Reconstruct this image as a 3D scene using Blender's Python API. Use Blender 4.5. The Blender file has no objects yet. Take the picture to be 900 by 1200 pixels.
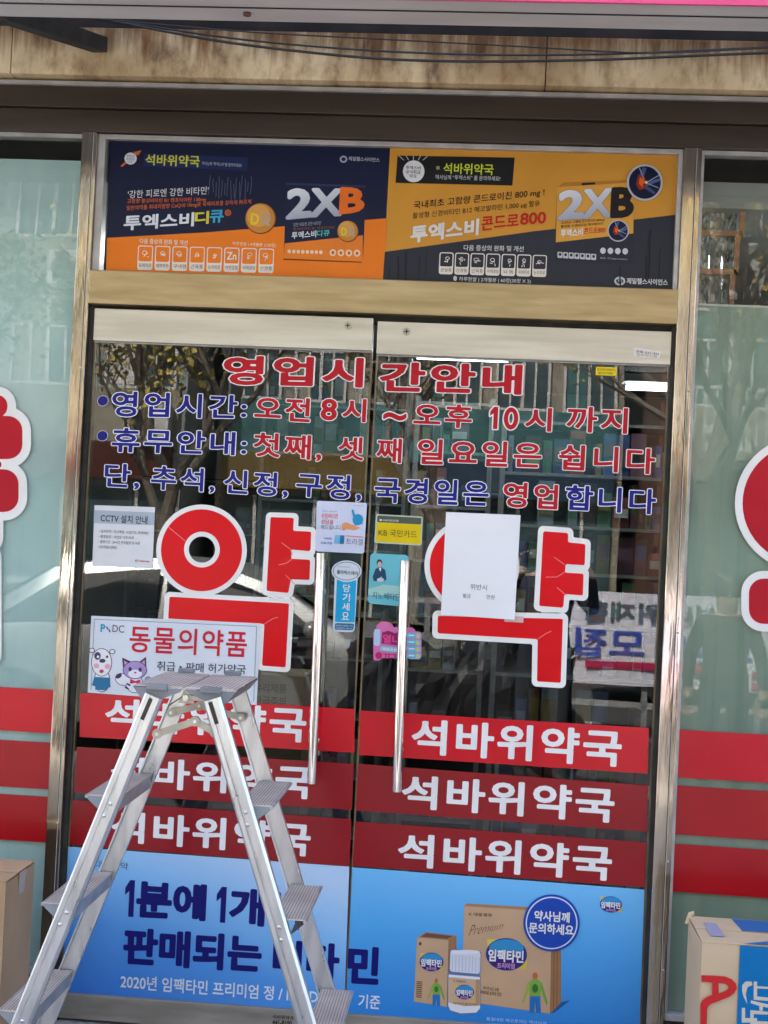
import bpy, math, random
import numpy as np
from mathutils import Vector, Matrix
random.seed(7)
S = bpy.context.scene
COL = S.collection
# ------------------------------------------------------------------ camera, world, sun, exposure
FPX, D, EYE = 1600.0, 4.156, 1.54
yaw, pitch, roll = math.radians(4.2302), math.radians(1.0753), math.radians(2.736)
fw = np.array([-math.sin(yaw)*math.cos(pitch), math.cos(yaw)*math.cos(pitch), math.sin(pitch)])
rr = np.array([math.cos(yaw), math.sin(yaw), 0.0])
dd = np.cross(fw, rr)
RV = rr*math.cos(roll) - dd*math.sin(roll)
DV = dd*math.cos(roll) + rr*math.sin(roll)
cam = bpy.data.cameras.new('camera')
cam.sensor_fit = 'VERTICAL'; cam.sensor_height = 24; cam.lens = 24*FPX/1200; cam.clip_end = 500; cam.clip_start = .05
co = bpy.data.objects.new('camera', cam); COL.objects.link(co)
co.matrix_world = Matrix(((RV[0], -DV[0], -fw[0], 0), (RV[1], -DV[1], -fw[1], -D), (RV[2], -DV[2], -fw[2], EYE), (0, 0, 0, 1)))
S.camera = co
W = bpy.data.worlds.new('World'); S.world = W; W.use_nodes = True
nt = W.node_tree; sky = nt.nodes.new('ShaderNodeTexSky'); sky.sky_type = 'NISHITA'; sky.sun_disc = False
SUN_EL, SUN_AZ = math.radians(52), math.radians(-25)      # sun behind the shop, a little to the left
sky.sun_elevation = SUN_EL; sky.sun_rotation = SUN_AZ; sky.dust_density = 4.0; sky.ozone_density = .3; sky.air_density = .8
bg = nt.nodes['Background']; nt.links.new(sky.outputs[0], bg.inputs[0]); bg.inputs[1].default_value = 0.14
sl = bpy.data.lights.new('sun', 'SUN'); sl.energy = 3.4; sl.angle = math.radians(.5); sl.color = (1, .95, .87)
so = bpy.data.objects.new('sun', sl); COL.objects.link(so)
sdir = Vector((math.sin(SUN_AZ)*math.cos(SUN_EL), math.cos(SUN_AZ)*math.cos(SUN_EL), math.sin(SUN_EL)))
so.rotation_euler = sdir.to_track_quat('Z', 'Y').to_euler()
S.view_settings.view_transform = 'Standard'; S.view_settings.look = 'None'
S.view_settings.exposure = 2.68; S.view_settings.gamma = 1
S.cycles.max_bounces = 10; S.cycles.transparent_max_bounces = 16; S.cycles.glossy_bounces = 5

def at(px, py, y=0.0):
    """photograph pixel -> (x, z) in metres on the plane y"""
    v = RV*(px-450) + DV*(py-600) + fw*FPX
    t = (y + D)/v[1]
    return (v[0]*t, EYE + v[2]*t)

# ------------------------------------------------------------------ materials
MC = {}
def lin(c):
    return tuple(((v/255)/12.92 if v/255 <= .04045 else ((v/255+.055)/1.055)**2.4) for v in c)
def principled(name, color, rough=.6, metal=0., spec=.5, coat=0., coat_r=.05):
    m = bpy.data.materials.new(name); m.use_nodes = True
    b = m.node_tree.nodes['Principled BSDF']
    b.inputs['Base Color'].default_value = (*color, 1); b.inputs['Roughness'].default_value = rough
    b.inputs['Metallic'].default_value = metal; b.inputs['Specular IOR Level'].default_value = spec
    b.inputs['Coat Weight'].default_value = coat; b.inputs['Coat Roughness'].default_value = coat_r
    return m, b
def noisy(name, c1, c2, scale=8, rough=.6, metal=0., stretch=(1, 1, 1), bump=0., spec=.5, detail=6, lo=.35, hi=.65, rvar=0., coat=0., bscale=None):
    """surface whose colour wanders between c1 and c2"""
    if name in MC: return MC[name]
    m, b = principled(name, c1, rough, metal, spec, coat)
    n = m.node_tree; L = n.links
    tc = n.nodes.new('ShaderNodeTexCoord'); mp = n.nodes.new('ShaderNodeMapping'); mp.inputs['Scale'].default_value = stretch
    nz = n.nodes.new('ShaderNodeTexNoise'); nz.inputs['Scale'].default_value = scale; nz.inputs['Detail'].default_value = detail
    cr = n.nodes.new('ShaderNodeValToRGB'); cr.color_ramp.elements[0].position = lo; cr.color_ramp.elements[1].position = hi
    cr.color_ramp.elements[0].color = (*c1, 1); cr.color_ramp.elements[1].color = (*c2, 1)
    L.new(tc.outputs['Object'], mp.inputs[0]); L.new(mp.outputs[0], nz.inputs[0]); L.new(nz.outputs[0], cr.inputs[0]); L.new(cr.outputs[0], b.inputs['Base Color'])
    if rvar:
        mr = n.nodes.new('ShaderNodeMapRange'); mr.inputs[3].default_value = max(.02, rough-rvar); mr.inputs[4].default_value = rough+rvar
        L.new(nz.outputs[0], mr.inputs[0]); L.new(mr.outputs[0], b.inputs['Roughness'])
    if bump:
        n2 = nz
        if bscale:
            n2 = n.nodes.new('ShaderNodeTexNoise'); n2.inputs['Scale'].default_value = bscale; L.new(mp.outputs[0], n2.inputs[0])
        bp = n.nodes.new('ShaderNodeBump'); bp.inputs['Strength'].default_value = bump; bp.inputs['Distance'].default_value = .01
        L.new(n2.outputs[0], bp.inputs['Height']); L.new(bp.outputs[0], b.inputs['Normal'])
    MC[name] = m
    return m
def ink(c, rough=.35, k=.9, bump=0.):
    """printed or vinyl colour, c = sRGB 0..255, with faint unevenness"""
    key = ('ink', tuple(c), rough)
    if key not in MC:
        a = tuple(min(.85, v*k) for v in lin(c)); b2 = tuple(v*.9 for v in a)
        MC[key] = noisy('print_%02x%02x%02x_%d' % (*[int(v) for v in c], int(rough*100)), b2, a, scale=5, rough=rough, rvar=.05, spec=.22 if rough > .25 else .45, bump=.12 if rough < .25 else .0, bscale=9)
    return MC[key]
def grad_print(name, stops, p0, p1, rough=.25):
    """printed colour blend that runs from p0 to p1 (object space x, z)"""
    m, b = principled(name, (1, 1, 1), rough, spec=.45)
    n = m.node_tree; L = n.links
    tc = n.nodes.new('ShaderNodeTexCoord'); sx = n.nodes.new('ShaderNodeSeparateXYZ'); L.new(tc.outputs['Object'], sx.inputs[0])
    dx, dz = p1[0]-p0[0], p1[1]-p0[1]; q = dx*dx+dz*dz
    a = n.nodes.new('ShaderNodeMath'); a.operation = 'MULTIPLY_ADD'; a.inputs[1].default_value = dx/q; a.inputs[2].default_value = -(p0[0]*dx+p0[1]*dz)/q
    c = n.nodes.new('ShaderNodeMath'); c.operation = 'MULTIPLY_ADD'; c.inputs[1].default_value = dz/q
    L.new(sx.outputs[0], a.inputs[0]); L.new(sx.outputs[2], c.inputs[0]); L.new(a.outputs[0], c.inputs[2])
    cr = n.nodes.new('ShaderNodeValToRGB'); L.new(c.outputs[0], cr.inputs[0]); L.new(cr.outputs[0], b.inputs['Base Color'])
    e = cr.color_ramp.elements
    while len(e) < len(stops): e.new(.5)
    for i, (p, col) in enumerate(stops):
        e[i].position = p; e[i].color = (*[v*.9 for v in lin(col)], 1)
    return m
def glass_mat(name, refl=.075, tint=(.93, .97, .95)):
    m = bpy.data.materials.new(name); m.use_nodes = True; n = m.node_tree; n.nodes.clear(); L = n.links
    o = n.nodes.new('ShaderNodeOutputMaterial'); mx = n.nodes.new('ShaderNodeMixShader'); t = n.nodes.new('ShaderNodeBsdfTransparent'); g = n.nodes.new('ShaderNodeBsdfGlossy')
    t.inputs[0].default_value = (*tint, 1); g.inputs['Roughness'].default_value = 0.0
    tc = n.nodes.new('ShaderNodeTexCoord'); nz = n.nodes.new('ShaderNodeTexNoise'); nz.inputs['Scale'].default_value = 1.6; nz.inputs['Detail'].default_value = 1
    bp = n.nodes.new('ShaderNodeBump'); bp.inputs['Strength'].default_value = .25; bp.inputs['Distance'].default_value = .004
    L.new(tc.outputs['Object'], nz.inputs[0]); L.new(nz.outputs[0], bp.inputs['Height']); L.new(bp.outputs[0], g.inputs['Normal'])
    # smears and dust make the mirror part slightly uneven
    n3 = n.nodes.new('ShaderNodeTexNoise'); n3.inputs['Scale'].default_value = 4; n3.inputs['Detail'].default_value = 8
    mr = n.nodes.new('ShaderNodeMapRange'); mr.inputs[1].default_value = .3; mr.inputs[2].default_value = .7; mr.inputs[3].default_value = refl*.85; mr.inputs[4].default_value = refl*1.15
    L.new(tc.outputs['Object'], n3.inputs[0]); L.new(n3.outputs[0], mr.inputs[0]); L.new(mr.outputs[0], mx.inputs[0])
    L.new(t.outputs[0], mx.inputs[1]); L.new(g.outputs[0], mx.inputs[2]); L.new(mx.outputs[0], o.inputs[0])
    return m
def emit(name, c, s):
    m = bpy.data.materials.new(name); m.use_nodes = True; b = m.node_tree.nodes['Principled BSDF']
    b.inputs['Base Color'].default_value = (.8, .8, .8, 1); b.inputs['Emission Color'].default_value = (*c, 1); b.inputs['Emission Strength'].default_value = s
    return m

M_GOLD = noisy('champagne_metal', (.30, .26, .20), (.58, .53, .45), scale=2.2, rough=.10, metal=.95, stretch=(7, 7, .9), rvar=.06, bump=.12, bscale=7)
M_STEEL = noisy('polished_steel', (.62, .58, .52), (.74, .71, .66), scale=2.5, rough=.12, metal=.95, stretch=(5, 5, .8), rvar=.06, bump=.12, bscale=9)
M_BAR = noisy('bright_pull_bar', (.70, .68, .66), (.80, .79, .77), scale=3, rough=.07, metal=1., stretch=(1, 1, .5), rvar=.03)
M_BEAM = noisy('champagne_beam', (.33, .25, .13), (.46, .36, .21), scale=9, rough=.34, metal=.7, stretch=(.6, 1, 5), rvar=.08, lo=.3, hi=.7)
M_RAIL = noisy('satin_door_rail', (.50, .47, .41), (.62, .59, .52), scale=6, rough=.36, metal=.6, stretch=(.4, 1, 6), rvar=.08)
M_BROWN = noisy('bronze_header', (.030, .019, .012), (.055, .037, .023), scale=4, rough=.42, metal=.1, stretch=(.3, 1, 4), rvar=.08)
M_DARK = noisy('dark_rubber', (.012, .011, .010), (.03, .028, .025), scale=20, rough=.7)
M_GREYF = noisy('grey_frame', (.38, .37, .36), (.52, .51, .50), scale=15, rough=.4, metal=.3, stretch=(1, 1, 1))
M_WOODY = noisy('bronze_edge', (.10, .075, .035), (.22, .17, .09), scale=18, rough=.35, metal=.3, stretch=(3, 3, .6))
M_BOTTOM = noisy('weathered_aluminium', (.22, .20, .17), (.34, .32, .28), scale=7, rough=.45, metal=.4, stretch=(.5, 1, 3), bump=.1, rvar=.1)
M_WALL = noisy('grey_render', (.30, .28, .25), (.40, .38, .34), scale=3, rough=.85, bump=.3, bscale=60)
M_GLASS = glass_mat('door_glass', .060, (.70, .74, .73))
M_GLASSW = glass_mat('window_glass', .03, (.95, .98, .97))
M_CARD = noisy('corrugated_card', (.42, .28, .16), (.50, .35, .21), scale=6, rough=.8, stretch=(1, 1, 6), bump=.1, bscale=40)
M_BLACK = noisy('black_plastic', (.012, .012, .013), (.025, .025, .027), scale=10, rough=.4)
M_ALU = noisy('ladder_aluminium', (.55, .565, .575), (.73, .745, .76), scale=30, rough=.30, metal=.86, stretch=(1, 1, .2), rvar=.08, bump=.06, bscale=110, lo=.3, hi=.6)
M_ALU_D = noisy('dull_aluminium', (.34, .35, .36), (.47, .48, .49), scale=20, rough=.45, metal=.6, rvar=.1)
M_TREAD = noisy('ribbed_tread', (.50, .43, .38), (.66, .58, .51), scale=9, rough=.5, metal=.2, rvar=.1)
M_RIB = noisy('tread_groove', (.22, .21, .21), (.30, .29, .29), scale=9, rough=.5)
M_ZINC = noisy('zinc_hinge', (.34, .33, .28), (.46, .45, .38), scale=25, rough=.35, metal=.6, rvar=.1)

# ------------------------------------------------------------------ object helpers
def link(o, parent=None):
    COL.objects.link(o)
    if parent is not None: o.parent = parent
    return o
def thing(name, label, cat, loc=(0, 0, 0), group=None, rz=0):
    o = bpy.data.objects.new(name, None); link(o); o.location = loc; o.rotation_euler.z = rz; o.empty_display_size = .1
    o['label'] = label; o['category'] = cat
    if group: o['group'] = group
    return o
def tag(o, label, cat, group=None):
    o['label'] = label; o['category'] = cat
    if group: o['group'] = group
    return o
class MB:
    def __init__(s): s.v, s.f, s.m, s.mats = [], [], [], []
    def mi(s, m):
        if m not in s.mats: s.mats.append(m)
        return s.mats.index(m)
    def face(s, pts, m):
        b = len(s.v); s.v += [tuple(p) for p in pts]; s.f.append(tuple(range(b, b+len(pts)))); s.m.append(s.mi(m))
    def solid(s, vs, fs, m):
        b = len(s.v); s.v += [tuple(p) for p in vs]; k = s.mi(m)
        for f in fs: s.f.append(tuple(b+i for i in f)); s.m.append(k)
    def box(s, x0, x1, y0, y1, z0, z1, m, bev=0.):
        if bev <= 0:
            vs = [(x, y, z) for z in (z0, z1) for y in (y0, y1) for x in (x0, x1)]
            s.solid(vs, [(0, 2, 3, 1), (4, 5, 7, 6), (0, 1, 5, 4), (2, 6, 7, 3), (0, 4, 6, 2), (1, 3, 7, 5)], m); return
        import bmesh
        bm = bmesh.new(); bmesh.ops.create_cube(bm, size=1)
        for v in bm.verts: v.co = Vector(((x0+x1)/2+v.co.x*(x1-x0), (y0+y1)/2+v.co.y*(y1-y0), (z0+z1)/2+v.co.z*(z1-z0)))
        bmesh.ops.bevel(bm, geom=bm.edges[:], offset=bev, segments=2, profile=.6, affect='EDGES')
        bm.verts.index_update(); s.solid([v.co[:] for v in bm.verts], [tuple(v.index for v in f.verts) for f in bm.faces], m); bm.free()
    def bar(s, a, b, w, h, m, side=(0, 1, 0)):
        """box section bar from a to b: w across, h along `side`"""
        a, b = Vector(a), Vector(b); d = (b-a).normalized(); u = Vector(side); u = (u-d*u.dot(d)).normalized(); t = d.cross(u)
        vs = [p + t*(w/2*i) + u*(h/2*j) for p in (a, b) for j in (-1, 1) for i in (-1, 1)]
        s.solid(vs, [(0, 2, 3, 1), (4, 5, 7, 6), (0, 1, 5, 4), (2, 6, 7, 3), (0, 4, 6, 2), (1, 3, 7, 5)], m)
    def sweep(s, prof, a, b, m, side=(0, 1, 0)):
        """closed profile [(across, along side)] swept from a to b"""
        a, b = Vector(a), Vector(b); d = (b-a).normalized(); u = Vector(side); u = (u-d*u.dot(d)).normalized(); t = d.cross(u); n = len(prof)
        vs = [p + t*q[0] + u*q[1] for p in (a, b) for q in prof]
        s.solid(vs, [(i, (i+1) % n, n+(i+1) % n, n+i) for i in range(n)] + [tuple(range(n-1, -1, -1)), tuple(range(n, 2*n))], m)
    def tube(s, pts, r, m, n=12, caps=True):
        pts = [Vector(p) for p in pts]; rs = r if isinstance(r, (list, tuple)) else [r]*len(pts); vs = []; u = None
        for i, p in enumerate(pts):
            d = (pts[min(i+1, len(pts)-1)]-pts[max(i-1, 0)]).normalized()
            if u is None:
                u = d.cross(Vector((0, 0, 1)));
                if u.length < .1: u = d.cross(Vector((0, 1, 0)))
            u = (u-d*u.dot(d)).normalized(); w = d.cross(u)
            vs += [p+(u*math.cos(2*math.pi*k/n)+w*math.sin(2*math.pi*k/n))*rs[i] for k in range(n)]
        fs = [(i*n+k, i*n+(k+1) % n, (i+1)*n+(k+1) % n, (i+1)*n+k) for i in range(len(pts)-1) for k in range(n)]
        if caps: fs += [tuple(range(n-1, -1, -1)), tuple(range((len(pts)-1)*n, len(pts)*n))]
        s.solid(vs, fs, m)
    def ball(s, c, r, m, nu=12, nv=8, sc=(1, 1, 1)):
        vs = [(c[0], c[1], c[2]-r*sc[2])]; fs = []
        for j in range(1, nv):
            a = -math.pi/2+math.pi*j/nv
            vs += [(c[0]+r*sc[0]*math.cos(a)*math.cos(2*math.pi*k/nu), c[1]+r*sc[1]*math.cos(a)*math.sin(2*math.pi*k/nu), c[2]+r*sc[2]*math.sin(a)) for k in range(nu)]
        vs.append((c[0], c[1], c[2]+r*sc[2]))
        for k in range(nu): fs.append((0, 1+(k+1) % nu, 1+k)); fs.append((len(vs)-1, 1+(nv-2)*nu+k, 1+(nv-2)*nu+(k+1) % nu))
        for j in range(nv-2):
            for k in range(nu): fs.append((1+j*nu+k, 1+j*nu+(k+1) % nu, 1+(j+1)*nu+(k+1) % nu, 1+(j+1)*nu+k))
        s.solid(vs, fs, m)
    def prism(s, poly, y0, y1, m):
        """(x, z) outline given thickness from y0 (front) to y1"""
        n = len(poly)
        vs = [(p[0], y0, p[1]) for p in poly]+[(p[0], y1, p[1]) for p in poly]
        s.solid(vs, [tuple(range(n)), tuple(range(2*n-1, n-1, -1))]+[(i, n+i, n+(i+1) % n, (i+1) % n) for i in range(n)], m)
    def build(s, name, parent=None, smooth=False):
        me = bpy.data.meshes.new(name); me.from_pydata([tuple(map(float, v)) for v in s.v], [], s.f)
        for m in s.mats: me.materials.append(m)
        me.polygons.foreach_set('material_index', s.m)
        if smooth: me.polygons.foreach_set('use_smooth', [True]*len(s.f))
        me.update(); o = bpy.data.objects.new(name, me); link(o, parent)
        if smooth:
            mo = o.modifiers.new('e', 'EDGE_SPLIT'); mo.split_angle = math.radians(38)
        return o
def structure(o): o['kind'] = 'structure'; return o
def boxobj(name, x0, x1, y0, y1, z0, z1, m, parent=None, bev=0.):
    b = MB(); b.box(x0, x1, y0, y1, z0, z1, m, bev); return b.build(name, parent)

# ------------------------------------------------------------------ lettering: outlines thickened through a distance field
def field(groups, res, pad):
    """groups: list of (n,4) segment arrays, inside = even-odd; returns grid of signed distance (positive inside)"""
    allp = np.vstack([g.reshape(-1, 2) for g in groups]); x0, z0 = allp.min(0)-pad; x1, z1 = allp.max(0)+pad
    h = 1.0/res; nx = int((x1-x0)/h)+2; nz = int((z1-z0)/h)+2
    gx = x0+np.arange(nx)*h; gz = z0+np.arange(nz)*h; out = np.full((nz, nx), -1e9)
    for g in groups:
        r = np.full((nz, nx), -1e9)
        ch = max(4, int(.22*res))
        for a in range(0, nx, ch):
            cx = gx[a:a+ch]; lo, hi = cx[0]-pad*1.6, cx[-1]+pad*1.6
            sg = g[(np.maximum(g[:, 0], g[:, 2]) >= lo) & (np.minimum(g[:, 0], g[:, 2]) <= hi)]
            if len(sg) == 0: continue
            X, Z = np.meshgrid(cx, gz); P = np.stack([X.ravel(), Z.ravel()], 1)
            A = sg[:, :2]; B = sg[:, 2:]; AB = B-A; q = (AB**2).sum(1); q[q == 0] = 1e-12
            AP = P[:, None, :]-A[None]; t = np.clip((AP*AB[None]).sum(2)/q, 0, 1)
            d = np.sqrt(((AP-t[..., None]*AB[None])**2).sum(2)).min(1)
            c = (A[None, :, 0] > P[:, None, 0]) != (B[None, :, 0] > P[:, None, 0])
            den = np.where(AB[:, 0] == 0, 1e-12, AB[:, 0])
            zc = A[None, :, 1]+(P[:, None, 0]-A[None, :, 0])/den[None]*AB[None, :, 1]
            ins = ((c & (zc > P[:, None, 1])).sum(1) % 2) == 1
            r[:, a:a+ch] = np.where(ins, d, -d).reshape(X.shape)
        out = np.maximum(out, r)
    return gx, gz, out
def polys_at(gx, gz, F, iso):
    V = F+iso+1e-7; ins = V > 0; nz, nx = F.shape; res = []
    k = ins[:-1, :-1].astype(int)+ins[:-1, 1:]+ins[1:, 1:]+ins[1:, :-1]
    full = k == 4
    for j in range(nz-1):
        row = full[j]; i = 0
        idx = np.flatnonzero(row)
        if len(idx):
            cuts = np.flatnonzero(np.diff(idx) > 1); st = np.r_[idx[0], idx[cuts+1]]; en = np.r_[idx[cuts], idx[-1]]
            for a, b in zip(st, en): res.append([(gx[a], gz[j]), (gx[b+1], gz[j]), (gx[b+1], gz[j+1]), (gx[a], gz[j+1])])
        for i in np.flatnonzero((k[j] > 0) & (k[j] < 4)):
            c = [(gx[i], gz[j], V[j, i]), (gx[i+1], gz[j], V[j, i+1]), (gx[i+1], gz[j+1], V[j+1, i+1]), (gx[i], gz[j+1], V[j+1, i])]
            p = []
            for a in range(4):
                q0, q1 = c[a], c[(a+1) % 4]
                if q0[2] > 0: p.append((q0[0], q0[1]))
                if (q0[2] > 0) != (q1[2] > 0):
                    t = q0[2]/(q0[2]-q1[2]); p.append((q0[0]+(q1[0]-q0[0])*t, q0[1]+(q1[1]-q0[1])*t))
            if len(p) >= 3: res.append(p)
    return res
TXT = {}
def text_segs(texts, shear=0., spc=1.):
    """outlines of many strings at once, one string per line"""
    sc = bpy.data.scenes.new('glyph_desk'); cu = bpy.data.curves.new('glyphs', 'FONT'); cu.fill_mode = 'NONE'; cu.resolution_u = 3
    o = bpy.data.objects.new('glyphs', cu); sc.collection.objects.link(o); cu.shear = shear; cu.space_character = spc; cu.space_line = 4; cu.body = '\n'.join(texts)
    sc.view_layers[0].update(); me = bpy.data.meshes.new_from_object(o.evaluated_get(sc.view_layers[0].depsgraph))
    v = np.empty(len(me.vertices)*3); me.vertices.foreach_get('co', v); v = v.reshape(-1, 3)[:, :2]
    e = np.empty(len(me.edges)*2, dtype=np.int32); me.edges.foreach_get('vertices', e); e = e.reshape(-1, 2)
    row = np.round(-(v[e[:, 0], 1]-.35)/4).astype(int); out = {}
    for i, t in enumerate(texts):
        k = e[row == i]; a, c = v[k[:, 0]].copy(), v[k[:, 1]].copy(); a[:, 1] += 4*i; c[:, 1] += 4*i; out[t] = np.hstack([a, c])
    bpy.data.objects.remove(o); bpy.data.curves.remove(cu); bpy.data.meshes.remove(me); bpy.data.scenes.remove(sc)
    return out
SEGS = {}
WORDS = ['영업시', '간안내', '●', '영업시간:', '오전', '8', '시', '~', '오후', '1', '0', '까지', '휴무안내:', '첫째,', '셋', '째', '일요일은', '쉽니다', '단,', '추석,', '신정,', '구정,', '국경일은', '영업', '합니다', 'CCTV 설치 안내', '• 촬영범위 : 사업장 내부/외부', '• 촬영시간 : 24시간 연속촬영 및 녹화', '• 관리책임자 연락처 :', 'KT', 'telecop', 'P', '..', 'DC', '동물의약품', '취급 • 판매 허가약국', 'ABC', '고객님과 소중한 약속', '위험하다면', '상담을', '해드립니다', '피부질환엔', '치료크림', '트리겔', '일반의약품 1단계', '플라빅스에이', '함께하면 건강해지는 약국', '구매문의 약사님', '■ KB국민은행', 'KB 국민카드', '지노베타딘', '열나', '해열진통제', 'ㅠㅠ', '위반시', '벌금', '만원', '담배 판매 금지', '안전유리 강화도어', '열처리제품', '전화 032-421', '안전검사필', '석바위약국', '441-8100', '분에', '개씩', '판매되는', '비타', '2020년 임팩타민 프리미엄 정 / IMS DATA', '대웅제약', '민', '기준', '품절대란 재고문의는 약사님께', '약사님께', '문의하세요', '임팩타민', '프리미엄', 'K 대웅제약', 'Premium', '비타민 B군 보충', '육체피로 눈피로 영양', '비타민영양제', '약사님께 "투엑스비"를 문의하세요!', "'강한 피로엔 강한 비타민'", '고함량 활성비타민 B1 벤포티아민 130mg', '일반의약품 최대저함량 CoQ10 10mg로 육체피로를 강하게 빠르게', '투엑스비', '디', '큐', '정', '다음 증상의 완화 및 개선', '하루한알 | 4개월분 (120정)', '제일헬스사이언스', '공식취급', '약국', 'D', 'Q', 'Zn', '2', 'X', 'B', '활성비타민 B1 벤포티아민', '디큐', '약사님께 “투엑스비” 를 문의하세요!', '국내최초 고함량 콘드로이친 800 mg !', '활성형 신경비타민 B12 메코발라민 1,000 µg 함유', '콘드로', '800', '하루한알 | 2개월분 | 60정(30정 X 2)', '제', '국내최초 고함량 콘드로이친 800mg', '활성형 신경비타민 메코발라민', '콘드로800', '60 Capsules', '유리제품', '취급주의', '석바위재활', '보조원', '환자', '모집', '보조인', '비타민 B군 보충\\n육체피로 눈피로 영양', '당', '기', '세', '요', '육체피로', '체력저하', '구내염', '근육통', '눈의피로', '아연결핍', '어깨결림', '신경통', '관절통', '요통', '• 설치목적 : 도난예방, 시설안전, 화재예방']
def text_field(t, res, pad, shear=0., spc=1.):
    key = (t, res, pad, shear, spc)
    if key not in TXT:
        if not SEGS: SEGS.update(text_segs(WORDS))
        if shear or spc != 1: sg = text_segs([t], shear, spc)[t]
        elif '\n' in t:
            sg = []
            for i, l in enumerate(t.split('\n')):
                q = SEGS[l].copy(); wd = q[:, 0].max()-q[:, 0].min(); q[:, 0] -= wd/2; q[:, 2] -= wd/2; q[:, 1] -= i*1.05; q[:, 3] -= i*1.05; sg.append(q)
            sg = np.vstack(sg)
        else: sg = SEGS[t]
        TXT[key] = field([sg], res, pad)
    return TXT[key]
def quad(x0, y0, x1, y1, h0, h1=None, lean=.05):
    """text box in photograph pixels: top left, top right, heights"""
    h1 = h0 if h1 is None else h1
    return [(x0, y0), (x1, y1), (x1-lean*h1, y1+h1), (x0-lean*h0, y0+h0)]
STEP = .0004
PJ = [0]
class Flat:
    """flat print on the plane y; everything is given in photograph pixels and laid out in metres"""
    def __init__(s, y=-.003): s.y = y; s.b = MB()
    def poly(s, pts, c, lay=0, raw=False):
        m = c if not isinstance(c, tuple) else ink(c)
        PJ[0] = (PJ[0]+1) % 90; y = s.y-lay*STEP-PJ[0]*3e-6
        P = pts if raw else [at(px, py, 0) for px, py in pts]
        s.b.face([(p[0], y, p[1]) for p in P], m)
    def sheet(s, pts, c, lay=0, thick=.0003):
        m = c if not isinstance(c, tuple) else ink(c)
        P = [at(px, py, 0) for px, py in pts]; s.b.prism(P, s.y-lay*STEP, s.y-lay*STEP+thick, m)
    def oval(s, cx, cy, rx, ry, c, lay=0, n=36, a0=0, a1=360, rot=0):
        ca, sa = math.cos(math.radians(rot)), math.sin(math.radians(rot)); pts = []
        for k in range(n):
            a = math.radians(a0+(a1-a0)*k/(n if a1-a0 == 360 else n-1)); X, Y = rx*math.cos(a), ry*math.sin(a)
            pts.append((cx+X*ca-Y*sa, cy+X*sa+Y*ca))
        s.poly(pts, c, lay)
    def ring(s, cx, cy, rx, ry, w, c, lay=0, n=40):
        for k in range(n):
            a, b = 2*math.pi*k/n, 2*math.pi*(k+1)/n
            s.poly([(cx+(rx)*math.cos(a), cy+ry*math.sin(a)), (cx+rx*math.cos(b), cy+ry*math.sin(b)), (cx+(rx-w)*math.cos(b), cy+(ry-w)*math.sin(b)), (cx+(rx-w)*math.cos(a), cy+(ry-w)*math.sin(a))], c, lay)
    def rrect(s, q, r, c, lay=0, thick=0):
        """quad with rounded corners"""
        pts = []
        for i in range(4):
            p, a, b = Vector(q[i]), Vector(q[i-1]), Vector(q[(i+1) % 4])
            u, v = (a-p).normalized()*r, (b-p).normalized()*r
            for t in (0, .25, .5, .75, 1): pts.append(tuple(p+u*(1-t)**2+v*t**2))
        (s.sheet if thick else s.poly)(pts, c, lay)
    def line(s, a, b, w, c, lay=0):
        a, b = Vector(a), Vector(b); d = (b-a).normalized(); n = Vector((-d.y, d.x))*w/2
        s.poly([tuple(a+n), tuple(b+n), tuple(b-n), tuple(a-n)], c, lay)
    def fieldpolys(s, PL, c, lay, fn):
        m = c if not isinstance(c, tuple) else ink(c); y = s.y-lay*STEP-3e-4
        for p in PL:
            q = [at(*fn(*v), 0) for v in p]; s.b.face([(v[0], y, v[1]) for v in q], m)
    def text(s, t, q, c, lay=3, w=.02, out=None, ow=.035, res=44, shear=0., spc=1.):
        pad = w+(ow if out else 0)+.02
        gx, gz, F = text_field(t, res, round(pad, 3), shear, spc)
        big = polys_at(gx, gz, F, w+(ow if out else 0)); core = polys_at(gx, gz, F, w) if out else big
        if not big: return
        A = np.array([v for p in big for v in p]); (x0, z0), (x1, z1) = A.min(0), A.max(0)
        def fn(x, z):
            u = (x-x0)/(x1-x0); v = (z1-z)/(z1-z0); TL, TR, BR, BL = q
            return ((TL[0]*(1-u)+TR[0]*u)*(1-v)+(BL[0]*(1-u)+BR[0]*u)*v, (TL[1]*(1-u)+TR[1]*u)*(1-v)+(BL[1]*(1-u)+BR[1]*u)*v)
        if out: s.fieldpolys(big, out, lay, fn)
        s.fieldpolys(core, c, lay+(1 if out else 0), fn)
    def glyph(s, kind, q, c, lay=0, out=None, ow=0):
        '''heavy digit drawn from strokes inside quad q: 1 or 0'''
        TL, TR, BR, BL = q
        if kind == '1': pts = [seg([(.02, .22), (.50, .0), (1, .0), (1, 1), (.46, 1), (.46, .30), (.02, .42)])]
        else: pts = [np.vstack([seg(circ(.5, .5, .5, .5, 28)), seg(circ(.5, .5, .20, .29, 24))])]
        W_ = abs(TR[0]-TL[0]); H_ = abs(BL[1]-TL[1])
        pts = [g_*np.array([W_, H_, W_, H_]) for g_ in pts]; gx, gz, F = field(pts, 2.5, ow+1.5)
        def fn(x, z):
            u, v = x/W_, z/H_
            return ((TL[0]*(1-u)+TR[0]*u)*(1-v)+(BL[0]*(1-u)+BR[0]*u)*v, (TL[1]*(1-u)+TR[1]*u)*(1-v)+(BL[1]*(1-u)+BR[1]*u)*v)
        if out: s.fieldpolys(polys_at(gx, gz, F, ow), out, lay, fn)
        s.fieldpolys(polys_at(gx, gz, F, 0), c, lay+(1 if out else 0), fn)
    def build(s, name, parent=None): return s.b.build(name, parent)
def seg(pts):
    p = np.array(pts, float); return np.hstack([p, np.roll(p, -1, 0)])
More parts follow.
